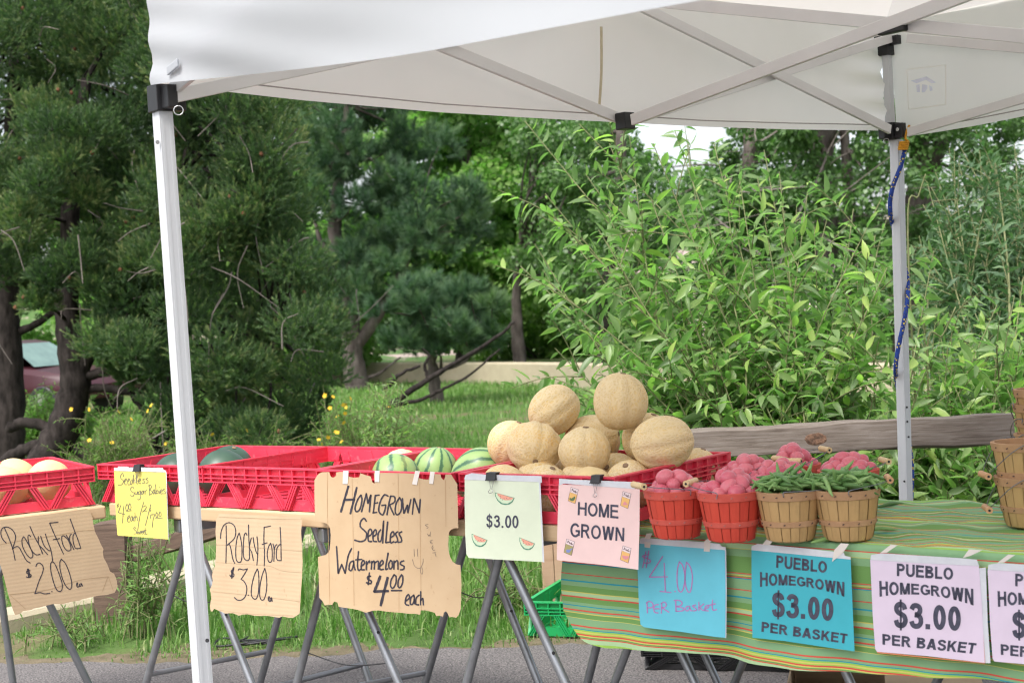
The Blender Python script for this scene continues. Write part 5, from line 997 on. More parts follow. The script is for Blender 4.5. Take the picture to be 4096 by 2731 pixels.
# --- big homegrown watermelon card
HG = Crop(1240, 1860, 2.529); ph = trp(.026)
poly = [(45, 150), (75, 100), (95, 82), (120, 70), (195, 68), (205, 105), (220, 120), (235, 125), (250, 118), (262, 105), (265, 72), (320, 66), (370, 72), (395, 115), (440, 125), (490, 122), (500, 118), (508, 80), (560, 98), (615, 112), (622, 140), (630, 170), (655, 185), (650, 130), (645, 80), (760, 76), (890, 78), (960, 80), (1050, 85), (1105, 130), (1150, 142), (1200, 145), (1215, 90), (1270, 88), (1320, 90), (1330, 130), (1355, 150), (1366, 120), (1370, 92), (1430, 95), (1450, 130), (1490, 190), (1492, 300), (1495, 420), (1500, 635), (1460, 636), (1430, 650), (1412, 668), (1405, 690), (1398, 800), (1402, 860), (1410, 900), (1422, 935), (1440, 970), (1480, 1000), (1522, 1010), (1532, 1200), (1528, 1340), (1525, 1450), (1505, 1510), (1480, 1540), (1440, 1532), (1410, 1535), (1395, 1500), (1380, 1478), (1370, 1475), (1355, 1490), (1345, 1530), (1310, 1518), (1280, 1525), (1260, 1490), (1230, 1480), (1170, 1465), (1120, 1465), (1115, 1510), (1060, 1500), (1000, 1500), (920, 1490), (850, 1485), (770, 1478), (690, 1465), (630, 1470), (565, 1490), (500, 1465), (430, 1450), (360, 1440), (290, 1430), (282, 1400), (275, 1385), (250, 1375), (235, 1388), (225, 1410), (190, 1408), (150, 1415), (125, 1370), (95, 1340), (92, 1260), (90, 1200), (85, 1050), (80, 925), (160, 905), (185, 880), (200, 850), (206, 780), (210, 700), (203, 640), (190, 610), (165, 588), (130, 575), (52, 565), (47, 400), (45, 300)]
sg = sign('cardboard_sign', 'big cut cardboard sign reading Homegrown Seedless Watermelons 4.00 each, taped to the red tray', 'sign', ph, HG, poly, MAT['cardV'], t=.004)
def wv(*a): return [list(q) for q in a]
H1 = [[(388, 210), (350, 340), (312, 470)], [(472, 225), (440, 360), (408, 488)], [(345, 350), (450, 345)]]
hg = [[(515, 300), (480, 350), (455, 430), (470, 468), (505, 440), (525, 350), (515, 300)], [(570, 285), (545, 380), (520, 470)], [(570, 285), (585, 385)], [(585, 385), (615, 300)], [(615, 300), (600, 470)], [(660, 305), (640, 480)], [(660, 305), (700, 300)], [(648, 385), (685, 378)], [(635, 480), (675, 475)], [(790, 310), (750, 300), (710, 370), (695, 460), (735, 500), (760, 440), (765, 400)], [(765, 400), (725, 405)],
      [(815, 310), (795, 400), (778, 500)], [(815, 310), (855, 320), (855, 370), (805, 400)], [(805, 400), (825, 450), (850, 500)], [(905, 325), (870, 390), (862, 470), (885, 500), (920, 460), (925, 370), (905, 325)], [(935, 335), (940, 410), (950, 485)], [(950, 485), (985, 400)], [(985, 400), (990, 480)], [(990, 480), (1020, 345)], [(1050, 335), (1035, 495)], [(1055, 335), (1105, 480)], [(1105, 480), (1115, 345)],
      [(570, 565), (545, 535), (512, 570), (510, 620), (550, 660), (572, 690), (560, 750), (510, 770), (450, 755)], [(590, 720), (625, 690), (615, 645), (590, 670), (590, 760), (625, 770)], [(640, 720), (670, 695), (665, 650), (640, 680), (640, 760), (675, 770)], [(715, 650), (690, 690), (690, 760), (715, 765), (730, 700), (745, 560)], [(742, 600), (735, 785)], [(785, 570), (765, 780)], [(765, 780), (805, 775)], [(815, 730), (850, 705), (840, 670), (815, 700), (815, 780), (850, 770)], [(890, 670), (865, 690), (880, 730), (885, 765), (860, 780)], [(930, 670), (900, 690), (920, 730), (925, 770), (890, 778)],
      [(268, 820), (285, 1090)], [(285, 1090), (320, 1000)], [(320, 1000), (355, 1090)], [(355, 1090), (385, 920), (420, 840)], [(440, 965), (405, 985), (395, 1050), (420, 1060), (440, 1000), (440, 965)], [(440, 970), (445, 1020), (458, 1058)], [(490, 870), (480, 1000), (490, 1060), (515, 1050)], [(460, 955), (525, 950)], [(520, 1020), (550, 990), (540, 960), (520, 990), (520, 1050), (550, 1055)], [(570, 970), (570, 1055)], [(575, 1000), (600, 965), (605, 985)], [(625, 970), (620, 1050)], [(625, 985), (650, 970), (650, 1050)], [(655, 985), (690, 970), (690, 1050)], [(705, 1020), (740, 990), (730, 960), (708, 990), (708, 1050), (745, 1050)], [(790, 885), (765, 1040), (785, 1045)], [(815, 960), (795, 1000), (805, 1045), (830, 1030), (830, 975), (815, 960)], [(850, 965), (848, 1050)], [(850, 985), (885, 965), (890, 1050)], [(950, 965), (920, 975), (915, 1000), (950, 1020), (945, 1050), (915, 1055)],
      [(615, 1120), (585, 1125), (585, 1150), (620, 1170), (610, 1195), (570, 1185)], [(600, 1085), (588, 1205)], [(850, 1105), (820, 1160), (815, 1220), (840, 1240), (868, 1190), (870, 1125), (850, 1105)], [(925, 1105), (895, 1160), (890, 1220), (910, 1235), (935, 1190), (938, 1125), (925, 1105)], [(822, 1265), (928, 1265)], [(970, 1370), (1005, 1340), (995, 1305), (970, 1340), (965, 1400), (1000, 1415)], [(1050, 1310), (1020, 1340), (1015, 1400), (1040, 1400), (1055, 1350), (1050, 1310)], [(1052, 1320), (1060, 1400)], [(1105, 1310), (1075, 1340), (1070, 1400), (1100, 1410)], [(1120, 1275), (1118, 1410)], [(1118, 1370), (1140, 1345), (1147, 1410)]]
H4 = [[(710, 1120), (680, 1200), (650, 1275)], [(650, 1275), (790, 1270)], [(785, 1135), (750, 1270), (715, 1415)]]
g = MB(); f3 = lambda x, y: ph(x, y, .0008); put_strokes(g, H1, 21, HG, f3); put_strokes(g, hg, 16, HG, f3); put_strokes(g, H4, 27, HG, lambda x, y: ph(x, y, .001)); lies(sg, g, 'lettering', MAT['ink'])
g = MB(); put_strokes(g, [[(1195, 595), (1165, 605), (1195, 625), (1180, 640)], [(1185, 690), (1200, 715)], [(1200, 715), (1205, 700)], [(1205, 700), (1215, 717)], [(1215, 717), (1220, 670)], [(1240, 755), (1215, 765), (1225, 790), (1240, 788)], [(1218, 775), (1235, 772)], [(1245, 810), (1232, 830), (1245, 858), (1265, 855)], [(1236, 835), (1252, 832)], [(1240, 885), (1275, 880)], [(1262, 880), (1275, 922)], [(1052, 845), (1055, 920)], [(1085, 843), (1090, 920)], [(1035, 950), (1060, 1020), (1110, 1040), (1140, 990), (1145, 945)], [(1120, 1035), (1118, 1080), (1135, 1098), (1140, 1060), (1130, 1030)]], 5, HG, f3); lies(sg, g, 'faint_pen_lettering', MAT['pencil'])
g = MB(); put_strokes(g, [[(178, 75), (175, 400), (190, 900), (200, 1400)], [(425, 130), (432, 500), (440, 1000), (445, 1420)], [(890, 80), (898, 700), (900, 1480)], [(1110, 140), (1115, 700), (1125, 1460)], [(1370, 150), (1375, 620)]], 4, HG, lambda x, y: ph(x, y, .0006)); lies(sg, g, 'fold_crease', simple('card_crease_dark', (.42, .26, .13), None, 30, .9))
for q in ([(335, 56), (390, 58), (380, 190), (330, 188)], [(655, 56), (705, 54), (700, 170), (655, 168)], [(1065, 56), (1112, 60), (1080, 200), (1032, 190)], [(1215, 62), (1262, 66), (1245, 190), (1205, 185)]): g = MB(); sheet(g, q, HG, ph, .0016, .0008); lies(sg, g, 'tape_strip', MAT['tape'])
# --- yellow sheet
YE = Crop(440, 1850, 4.9); py = trp(.016)
sg = sign('price_sheet', 'bright yellow sheet reading Seedless Sugar Babies clipped to the dark watermelon tray', 'sign', py, YE, [(80, 152), (400, 160), (1090, 185), (1100, 500), (1122, 1100), (1140, 1500), (700, 1462), (165, 1425), (145, 1412), (120, 1100), (95, 600)], MAT['yellow'])
g = MB(); sheet(g, [(80, 95), (150, 100), (160, 72), (350, 75), (370, 92), (500, 90), (1035, 98), (1050, 138), (1092, 150), (1105, 186), (82, 156)], YE, py, .0012, .0008); lies(sg, g, 'sleeve_strip', MAT['sleeve'])
g = MB(); sheet(g, [(1092, 186), (1108, 195), (1146, 1500), (1140, 1505), (1110, 600)], YE, py, .0010, .0008); lies(sg, g, 'sleeve_edge', MAT['sleeve'])
yw = [[(265, 270), (245, 200), (205, 260), (215, 310), (260, 350), (235, 420), (165, 438)], [(280, 370), (320, 330), (310, 305), (280, 350), (290, 420), (325, 425)], [(345, 365), (380, 330), (370, 305), (345, 350), (355, 425), (385, 425)], [(430, 340), (405, 360), (400, 420), (425, 420), (445, 340), (460, 235)], [(458, 300), (465, 415)], [(525, 240), (515, 380), (540, 410)], [(555, 370), (600, 340), (585, 310), (560, 350), (565, 400), (600, 400)], [(680, 310), (640, 330), (670, 360), (670, 395), (635, 400)], [(745, 295), (705, 320), (740, 350), (740, 385), (700, 395)],
      [(470, 510), (440, 470), (400, 510), (420, 560), (470, 590), (460, 640), (430, 655), (390, 630)], [(490, 560), (490, 610), (520, 615), (535, 560)], [(535, 560), (545, 620)], [(600, 550), (560, 570), (555, 610), (590, 605), (600, 550)], [(600, 560), (595, 690), (560, 720), (540, 710)], [(650, 545), (620, 570), (615, 610), (640, 605), (655, 550)], [(655, 555), (665, 610)], [(680, 550), (690, 610)], [(685, 570), (715, 530)], [(768, 440), (770, 630)], [(750, 450), (790, 435), (810, 470), (775, 530)], [(775, 530), (825, 560), (820, 600), (770, 630)], [(860, 520), (840, 570), (855, 610), (875, 560), (870, 520)], [(872, 540), (890, 610)], [(890, 420), (905, 605)], [(900, 560), (935, 540), (940, 590), (905, 605)], [(960, 550), (970, 605)], [(968, 480), (976, 478)], [(985, 580), (1020, 550), (1010, 520), (985, 550), (995, 605), (1025, 600)], [(1070, 510), (1035, 530), (1075, 560), (1080, 600), (1020, 600)],
      [(165, 815), (140, 830), (165, 850), (140, 868)], [(158, 790), (150, 865)], [(210, 830), (160, 975)], [(160, 972), (285, 1010)], [(265, 850), (255, 1010), (243, 1180)], [(325, 815), (305, 870), (315, 930), (340, 935), (355, 880), (345, 820), (325, 815)], [(380, 800), (360, 860), (375, 910), (400, 910), (410, 860), (395, 805), (380, 800)], [(320, 945), (425, 935)], [(345, 1100), (385, 1060), (375, 1030), (345, 1070), (345, 1150), (390, 1150)], [(430, 1040), (405, 1080), (405, 1130), (430, 1130), (440, 1050)], [(440, 1060), (450, 1130)], [(490, 1050), (460, 1080), (460, 1130), (485, 1135)], [(487, 975), (490, 1135)], [(495, 1080), (520, 1050), (540, 1135)],
      [(657, 770), (590, 1020), (540, 1320)], [(655, 860), (690, 835), (710, 870), (680, 920), (635, 960)], [(635, 960), (670, 940), (720, 940)], [(797, 815), (740, 1040), (692, 1225)], [(795, 880), (780, 905), (800, 930), (785, 950)], [(790, 1085), (800, 1020), (875, 1010)], [(875, 1010), (840, 1130), (830, 1260)], [(910, 970), (895, 1020), (905, 1060), (930, 1055), (935, 1000), (910, 970)], [(975, 960), (960, 1010), (970, 1045), (995, 1040), (998, 985), (975, 960)], [(890, 1080), (960, 1080), (1030, 1092)],
      [(510, 1285), (480, 1260), (465, 1290), (510, 1340), (515, 1380), (465, 1390)], [(530, 1330), (545, 1395)], [(545, 1395), (565, 1345)], [(565, 1345), (585, 1395)], [(585, 1395), (600, 1330)], [(615, 1370), (640, 1345), (625, 1325), (612, 1365), (640, 1395)], [(650, 1370), (670, 1345), (660, 1325), (648, 1365), (675, 1395)], [(685, 1280), (695, 1390), (730, 1390)], [(670, 1325), (710, 1320)]]
g = MB(); put_strokes(g, yw, 14, YE, lambda x, y: py(x, y, .0008)); lies(sg, g, 'lettering', simple('grey_marker', (.13, .12, .08), (.20, .19, .12), 60))
clip('black binder clip holding the yellow sheet', py, YE, [(470, 40), (588, 42), (600, 165), (478, 160)], [(495, 160), (515, 270), (480, 345), (500, 378), (535, 370), (548, 340), (540, 290), (558, 165)])
# --- pale green sheet and pink sheet
GP = Crop(1840, 1880, 3.178); pg = trp(.016)
sg = sign('price_sheet', 'pale green sheet reading 3.00 with three printed watermelon slices', 'sign', pg, GP, [(60, 118), (500, 130), (1000, 148), (1020, 500), (1045, 850), (1068, 1165), (600, 1140), (110, 1112), (80, 1060), (66, 800), (58, 400)], MAT['lime'])
g = MB(); sheet(g, [(70, 60), (150, 35), (330, 55), (1035, 72), (1042, 160), (1000, 150), (500, 132), (56, 122), (58, 95)], GP, pg, .0012, .0008); lies(sg, g, 'sleeve_strip', MAT['sleeve'])
g = MB(); sheet(g, [(1000, 150), (1022, 155), (1072, 1168), (1050, 1165), (1030, 700)], GP, pg, .0010, .0008); lies(sg, g, 'sleeve_edge', MAT['sleeve'])
g = MB(); put_text(g, '$3.00', [GP(335, 548), GP(742, 560), GP(742, 750), GP(333, 742)], lambda x, y: pg(x, y, .0008), .155); lies(sg, g, 'lettering', MAT['print'])
src = np.array([(445, 285), (690, 350), (575, 437)], float)
def affine(dst):
    A = np.linalg.solve(np.hstack([src, np.ones((3, 1))]), np.array(dst, float)); return lambda x, y: tuple(np.array([x, y, 1]) @ A)
for dst in (src, [(150, 810), (345, 885), (245, 970)], [(757, 855), (950, 930), (850, 1010)]):
    af = affine(dst); g = MB()
    for k, (pp, mi) in enumerate(([[(442, 280), (694, 350), (668, 404), (630, 432), (575, 440), (520, 428), (475, 385), (448, 330)], 2], [[(450, 290), (684, 353), (655, 396), (600, 425), (540, 418), (490, 382), (462, 340)], 1], [[(470, 290), (680, 354), (645, 378), (570, 380), (510, 350), (482, 318)], 0])): sheet(g, [af(*q) for q in pp], GP, pg, .0006 + k * .0004, .0003, mi)
    for (x, y) in ((485, 312), (512, 330), (515, 355), (540, 375), (560, 362), (590, 358), (610, 368), (635, 356)): sheet(g, [af(x - 3, y - 7), af(x + 3, y - 6), af(x + 2, y + 6), af(x - 3, y + 5)], GP, pg, .0018, .0003, 3)
    lies(sg, g, 'printed_watermelon_slice', [MAT['slice_red'], MAT['rind'], MAT['rind_dark'], MAT['outline']])
clip('black binder clip holding the pale green sheet', pg, GP, [(335, 28), (455, 32), (462, 125), (342, 122)], [(375, 125), (385, 230), (360, 270), (385, 292), (415, 270), (405, 230), (435, 125)])
sg = sign('price_sheet', 'pink sheet reading Home Grown with four printed seed packets', 'sign', pg, GP, [(1255, 180), (1600, 190), (2285, 240), (2282, 700), (2266, 1262), (1800, 1200), (1300, 1148), (1230, 1138), (1236, 800)], MAT['pinkp'])
g = MB(); sheet(g, [(1260, 105), (1420, 118), (2280, 150), (2290, 200), (2215, 236), (1700, 198), (1330, 170), (1258, 188)], GP, pg, .0012, .0008); lies(sg, g, 'sleeve_strip', MAT['sleeve'])
g = MB(); put_text(g, 'HOME', [GP(1500, 400), GP(2015, 440), GP(2013, 615), GP(1495, 570)], lambda x, y: pg(x, y, .0008), .16); lies(sg, g, 'lettering', MAT['print']); g = MB(); put_text(g, 'GROWN', [GP(1405, 665), GP(2090, 730), GP(2085, 905), GP(1400, 845)], lambda x, y: pg(x, y, .0008), .16); lies(sg, g, 'lettering', MAT['print'])
for (tl, tr, br, bl, body, pic, shape) in (((1410, 212), (1507, 243), (1465, 427), (1370, 388), 'packet', 'squash', [(.15, .55), (.35, .62), (.75, .2), (.85, .45), (.7, .78), (.4, .9), (.15, .82)]), ((2070, 265), (2177, 297), (2135, 490), (2038, 447), 'packet', 'packet_p', [(.25, .85), (.35, .5), (.5, .35), (.6, .5), (.9, .5), (.75, .65), (.55, .8)]), ((1355, 868), (1458, 905), (1418, 1085), (1318, 1042), 'packet_o', 'packet_b', [(.2, .7), (.35, .5), (.6, .45), (.85, .15), (.95, .2), (.75, .55), (.65, .8), (.35, .9)]), ((2070, 955), (2178, 990), (2140, 1180), (2033, 1135), 'packet', 'packet_p', [(.12, .45), (.95, .25), (.85, .6), (.55, .8), (.25, .7)])):
    tl, tr, br, bl = [np.array(q, float) for q in (tl, tr, br, bl)]; f = lambda u, v: tuple((tl * (1 - u) + tr * u) * (1 - v) + (bl * (1 - u) + br * u) * v); g = MB()
    sheet(g, [tl, tr, br, bl], GP, pg, .0006, .0003, 3); sheet(g, [f(.04, .02), f(.96, .02), f(.96, .36), f(.04, .36)], GP, pg, .0010, .0003, 0); sheet(g, [f(.04, .37), f(.96, .37), f(.96, .98), f(.04, .98)], GP, pg, .0010, .0003, 1); sheet(g, [f(x, .4 + .58 * y) for x, y in shape], GP, pg, .0014, .0003, 2)
    put_strokes(g, [[f(.32, .1), f(.18, .12), f(.3, .18), f(.15, .24)], [f(.4, .2), f(.45, .15), f(.42, .24), f(.55, .2), f(.52, .26), f(.65, .2), f(.7, .12), f(.68, .28), f(.8, .22), f(.85, .26)]], 7, GP, lambda x, y: pg(x, y, .0014), 3); lies(sg, g, 'printed_seed_packet', [MAT['packet_w'], MAT[body], MAT[pic], MAT['outline']])
clip('black binder clip holding the pink sheet', pg, GP, [(1672, 62), (1785, 64), (1784, 162), (1668, 158)], [(1695, 165), (1710, 280), (1690, 325), (1715, 340), (1740, 320), (1725, 280), (1750, 165)])
# --- sheets taped to the cloth
pc = Plane(T0, T0 + eT, .034, .03, TZ); C4 = Crop(2900, 1500, 1.27341); LV = Crop(3400, 2240, 3.194); BL = Crop(2530, 2130, 3.5625)
def taped(label, cr, poly, strip, tapes, mat, group=None, edge=None):
    sg = sign('price_sheet', label, 'sign', pc, cr, poly, mat, group); g = MB(); sheet(g, strip, cr, pc, .0012, .0008); lies(sg, g, 'sleeve_strip', MAT['sleeve'])
    for q in tapes: g = MB(); sheet(g, q, cr, pc, .0022, .0008); lies(sg, g, 'tape_strip', MAT['tape'])
    if edge: g = MB(); sheet(g, edge, cr, pc, -.0014, .0008); lies(sg, g, 'sleeve_edge', MAT['sleeve'])
    return sg
sg = taped('sky blue sheet handwritten 4.00 per Basket taped to the cloth front', BL, [(98, 148), (700, 195), (1315, 240), (1325, 800), (1322, 1492), (1190, 1482), (700, 1410), (240, 1355), (160, 1340), (115, 1305), (95, 1150), (80, 700), (72, 520), (92, 300)], [(110, 82), (140, 70), (1010, 130), (1250, 158), (1262, 188), (1330, 205), (1326, 246), (98, 152)], [[(200, 10), (285, 5), (245, 90), (170, 85)], [(500, 30), (585, 25), (560, 75), (480, 70)], [(1140, 30), (1210, 25), (1110, 130), (1100, 270), (1015, 262), (1020, 120)], [(170, 130), (260, 135), (250, 215), (172, 205)]], MAT['bluep'], edge=[(1310, 240), (1334, 230), (1342, 800), (1336, 1498), (1310, 1495)])
bw = [[(235, 305), (140, 335), (225, 370), (258, 405), (225, 430), (160, 430)], [(190, 265), (145, 495)], [(232, 255), (195, 495)], [(430, 335), (240, 625)], [(238, 630), (500, 625)], [(450, 430), (468, 830)], [(390, 832), (550, 848)], [(601, 830), (612, 838)], [(670, 410), (640, 520), (635, 700), (660, 820), (700, 835), (735, 750), (745, 600), (715, 470), (670, 410)], [(770, 415), (755, 520), (750, 700), (780, 820), (820, 840), (845, 740), (850, 600), (820, 480), (770, 415)],
      [(205, 990), (212, 1140)], [(195, 1000), (240, 975), (290, 1010), (280, 1060), (215, 1065)], [(370, 1020), (320, 1030), (300, 1080), (320, 1130), (365, 1140)], [(310, 1080), (380, 1078)], [(415, 1000), (410, 1145)], [(405, 1005), (450, 985), (480, 1010), (470, 1050), (420, 1065)], [(420, 1065), (460, 1090), (520, 1130)], [(615, 970), (620, 1115)], [(590, 960), (660, 960), (705, 990), (690, 1030), (620, 1050)], [(640, 1050), (720, 1070), (735, 1090), (700, 1110), (620, 1115)], [(810, 1045), (770, 1050), (755, 1090), (780, 1110), (810, 1080), (815, 1050)], [(815, 1060), (830, 1105), (850, 1105)], [(900, 1025), (855, 1040), (900, 1075), (910, 1100), (865, 1110)], [(945, 985), (945, 1105)], [(1015, 1010), (955, 1060)], [(955, 1060), (1000, 1100), (1035, 1105)], [(1030, 1085), (1080, 1060), (1080, 1030), (1040, 1050), (1035, 1100), (1080, 1110)], [(1140, 955), (1135, 1060), (1150, 1100), (1200, 1090)], [(1090, 1030), (1180, 1010)]]
g = MB(); put_strokes(g, bw, 17, BL, lambda x, y: pc(x, y, .0008)); lies(sg, g, 'lettering', MAT['pinkink'])
def pueblo(sg, q, cr, words):
    wp = lambda u, v: v + (1 - v) * .40 * (1 - (2 * u - 1) ** 2) * 1.0
    f = lambda x, y: pc(x, y, .0008)
    for s, qd, wpf, bd in words: g = MB(); put_text(g, s, [cr(*p) for p in qd], f, bd, wpf); lies(sg, g, 'lettering', MAT['print'])
wp = lambda u, v: v + (1 - v) * .36 * (1 - (2 * u - 1) ** 2)
sg = taped('teal sheet reading Pueblo Homegrown 3.00 per Basket on the striped cloth', C4, [(135, 885), (400, 910), (640, 935), (650, 1180), (660, 1405), (520, 1385), (300, 1352), (140, 1335), (136, 1100)], [(135, 870), (165, 858), (400, 880), (606, 904), (610, 918), (640, 926), (640, 938), (135, 890)], [[(212, 835), (250, 838), (225, 866), (190, 862)], [(590, 855), (632, 858), (600, 905), (545, 950), (556, 890)]], MAT['teal'])
pueblo(sg, None, C4, [('PUEBLO', [(262, 915), (520, 948), (518, 1007), (260, 980)], None, .20), ('HOMEGROWN', [(178, 1000), (608, 1052), (608, 1128), (178, 1078)], wp, .20), ('$3.00', [(240, 1090), (553, 1128), (550, 1262), (238, 1240)], None, .205), ('PER BASKET', [(187, 1253), (625, 1316), (620, 1367), (185, 1305)], None, .205)])
lvw = [('PUEBLO', [(598, 35), (1318, 95), (1316, 250), (598, 200)], None, .20), ('HOMEGROWN', [(372, 258), (1575, 360), (1578, 577), (378, 465)], wp, .20), ('$3.00', [(558, 490), (1415, 562), (1415, 930), (560, 888)], None, .205), ('PER BASKET', [(412, 935), (1620, 1055), (1592, 1195), (415, 1075)], None, .205)]
lp = [(258, -10), (900, 32), (1645, 72), (1680, 500), (1722, 1308), (1000, 1222), (345, 1165), (322, 1130), (290, 700)]
ls = [(268, -70), (400, -92), (1400, -30), (1620, -10), (1650, 72), (900, 34), (260, -6)]
lt = [[(520, -200), (610, -195), (470, -100), (385, -95)], [(1520, -140), (1690, -130), (1540, -60), (1440, -30)]]
le = [(1640, 100), (1735, 90), (1760, 800), (1795, 1310), (1715, 1312)]
sg = taped('lavender sheet with an orange edge reading Pueblo Homegrown 3.00 per Basket', LV, lp, ls, lt, MAT['lav'], edge=le); pueblo(sg, None, LV, lvw)
g = MB(); sheet(g, [(1648, 300), (1660, 300), (1728, 1312), (1716, 1316), (345, 1182), (345, 1166), (1700, 1305)], LV, pc, -.0004, .0006); lies(sg, g, 'orange_backing_edge', MAT['orangeedge'])
sh = lambda p: [(x + 1500, y + 125) for x, y in p]
sg = taped('second lavender price sheet cut off by the right edge of the photo', LV, sh(lp), sh(ls), [sh(lt[0])], MAT['lav'], edge=sh(le)); pueblo(sg, None, LV, [(s, [(x + 1512, y + 130) for x, y in q], a, b) for s, q, a, b in lvw])
g = MB(); f = lambda x, y: o_ + e1 * x + e2 * -.001 + up * y; put_text(g, 'GREEN', [(.20, H - .02), (.32, H - .02), (.32, H - .046), (.20, H - .046)], f, .14); g.build('lettering', MAT['print'], bx)
g = MB()
for k, pp in enumerate(([(.36, .0), (.40, -.03), (.37, -.05), (.42, -.06)], [(.38, -.01), (.45, -.03)], [(.10, -.02), (.02, -.05), (.06, -.09)])): P = spline([f(x, H + y) for x, y in pp], 5); g.grid([P, P + up * .006])
g.build('red_printed_swirl', MAT['redink'], bx)
# ================================================================== BASKETS
def basket_wood(name, a, b, d, stain):
    m = M(name, .75, .25); co = m.coord(); sx = m.n('SeparateXYZ'); m.l(co, sx.inputs[0]); f = m.noise(m.coord((30, 30, 2.5)), 1.6, 5, .6)
    c = m.ramp(f, [(.3, b), (.65, a)]); an = m.math('ARCTAN2', sx.outputs[1], sx.outputs[0]); st_ = m.math('FLOOR', m.math('MULTIPLY', an, 18 / 6.2832)); wn = m.n('TexWhiteNoise', noise_dimensions='1D'); m.l(st_, wn.inputs['W'])
    c = m.mix(m.math('MULTIPLY', wn.outputs['Value'], .45), c, d); g_ = m.ramp(m.noise(co, 18, 3), [(.55, (0, 0, 0)), (.7, (1, 1, 1))]); c = m.mix(m.math('MULTIPLY', g_, stain), c, tuple(x * .5 for x in d)); m.color(c); m.bump(f, .25, .002); return m.mat
MAT['bred'] = basket_wood('red_stained_wood', (.58, .060, .035), (.46, .035, .024), (.62, .10, .06), .15); MAT['btan'] = basket_wood('tan_basket_wood', (.47, .29, .12), (.38, .225, .09), (.52, .36, .17), .3)
MAT['hred'] = simple('red_stained_hoop', (.60, .105, .075), (.50, .065, .045), 25, .7, bump=.1); MAT['htan'] = simple('tan_hoop', (.47, .28, .15), (.36, .20, .10), 20, .75, bump=.15)
MAT['rust'] = simple('rusty_staple_stain', (.06, .04, .035), (.13, .08, .06), 60, .8); MAT['grip'] = simple('turned_wood_grip', (.66, .50, .28), (.60, .43, .22), 20, .55); MAT['gripo'] = simple('orange_wood_grip', (.58, .33, .17), (.50, .27, .13), 20, .55); MAT['bail'] = simple('dark_wire', (.20, .21, .23), (.12, .12, .13), 30, .4, .5, .7)
BR_, BB_, BH = .080, .057, .126
def basket(name, label, group, red, bail, grip_up=0.0, sag=.0, deep=1.0):
    """bail: direction (radians) in which the wire handle has been laid down"""
    t = thing(name, label, 'basket', group=group); R_ = lambda z: BB_ + (BR_ - BB_) * (z / BH) ** .8; g = MB(); n = 18
    for i in range(n):
        a0, a1 = 2 * math.pi * i / n + .012, 2 * math.pi * (i + 1) / n - .012; G = []; off = .0012 * (i % 2)
        for z in np.linspace(.012, BH, 6): G.append([((R_(z) + off) * math.cos(a), (R_(z) + off) * math.sin(a), z) for a in np.linspace(a0, a1, 4)])
        for z, k in ((.004, .95), (0, .80)): G.insert(0, [((R_(.012) * k + off) * math.cos(a), (R_(.012) * k + off) * math.sin(a), z) for a in np.linspace(a0, a1, 4)])
        g.grid(G)
    g.lathe([(R_(z) - .003, z) for z in np.linspace(BH - .001, .006, 5)] + [(.001, .005)], 24, caps=False); g.build('staves', MAT['bred' if red else 'btan'], t, smooth=30)
    hm = MAT['hred' if red else 'htan']
    for z0, z1, th in ((BH - .020, BH + .0015, .0042), (.040, .0545, .0036)):
        h = MB(); rt, rb = R_(min(z1, BH)), R_(z0); h.lathe([(rb + .0015, z0), (rb + th, z0 + .001), (rt + th, z1 - .001), (rt + .0015, z1)], 40, caps=False)
        if z0 > .08: h.lathe([(rt - .006, z0 + .006), (rt - .006, z1 - .0005), (rt + .0015, z1)], 40, caps=False)
        ho = h.build('hoop', hm, t, smooth=35); s_ = MB()
        for i in range(14 if z0 > .08 else 12):
            a = 2 * math.pi * (i + .3) / (14 if z0 > .08 else 12); z = (z0 + z1) / 2; r_ = (rt + rb) / 2 + th + .0004; c = np.array([r_ * math.cos(a), r_ * math.sin(a), z]); tt = np.array([-math.sin(a), math.cos(a), .5]); tt /= np.linalg.norm(tt); nn = np.array([math.cos(a), math.sin(a), 0])
            wd, hh = (.0045, .0011) if red else (.005, .0028); u2 = np.cross(nn, tt); s_.obox(c - tt * wd / 2 - u2 * hh / 2 - nn * .0006, tt * wd, u2 * hh, nn * .0013)
        s_.build('staples', MAT['chrome' if red else 'rust'], ho); tag(ho.children[0], kind='stuff')
    d = np.array([math.cos(bail), math.sin(bail), 0]); e = np.array([-d[1], d[0], 0]); rr_ = BR_ + .004
    pts = [e * (rr_ + .002) + up * (BH - .008), e * (rr_ + .001) + up * (BH + .004)]
    for a in np.linspace(.25, math.pi - .25, 9): pts.append(e * rr_ * 1.02 * math.cos(a) + d * (.104 * math.sin(a)) + up * (BH + .006 + (grip_up) * math.sin(a) - sag * math.sin(a) ** 2))
    pts += [-e * (rr_ + .001) + up * (BH + .004), -e * (rr_ + .002) + up * (BH - .008)]
    wv_ = MB().tube(spline(pts, 4), .0012, 6).build('wire_handle', MAT['bail'], t, smooth=0); c = d * .104 + up * (BH + .006 + grip_up - sag); gg = MB(); prof = []
    for x in np.linspace(-.032, .032, 17): prof.append((.0075 + .0012 * abs(math.sin(x * 210)) + (.0008 if abs(x) > .028 else 0), x))
    gg.lathe(prof, 12); gg.v[-1] = np.stack([c + v[0] * d + v[1] * up + v[2] * e for v in gg.v[-1]]); gr = gg.build('grip', MAT['grip' if red else 'gripo'], wv_, smooth=50)
    hh = MB(); hh.tube([c - e * .0335, c + e * .0335], .0032, 8); hh.build('bore', MAT['blackpl'], wv_); return t
def at(X, Y, z=TZ + .007): return unz(X, Y, z)
def seat(o, X, Yrim, zb=TZ + .0075): p = unz(X, Yrim, zb + BH); o.location = (p[0], p[1], zb); return o
G1, G2 = 'red potato baskets', 'tan baskets of green beans'
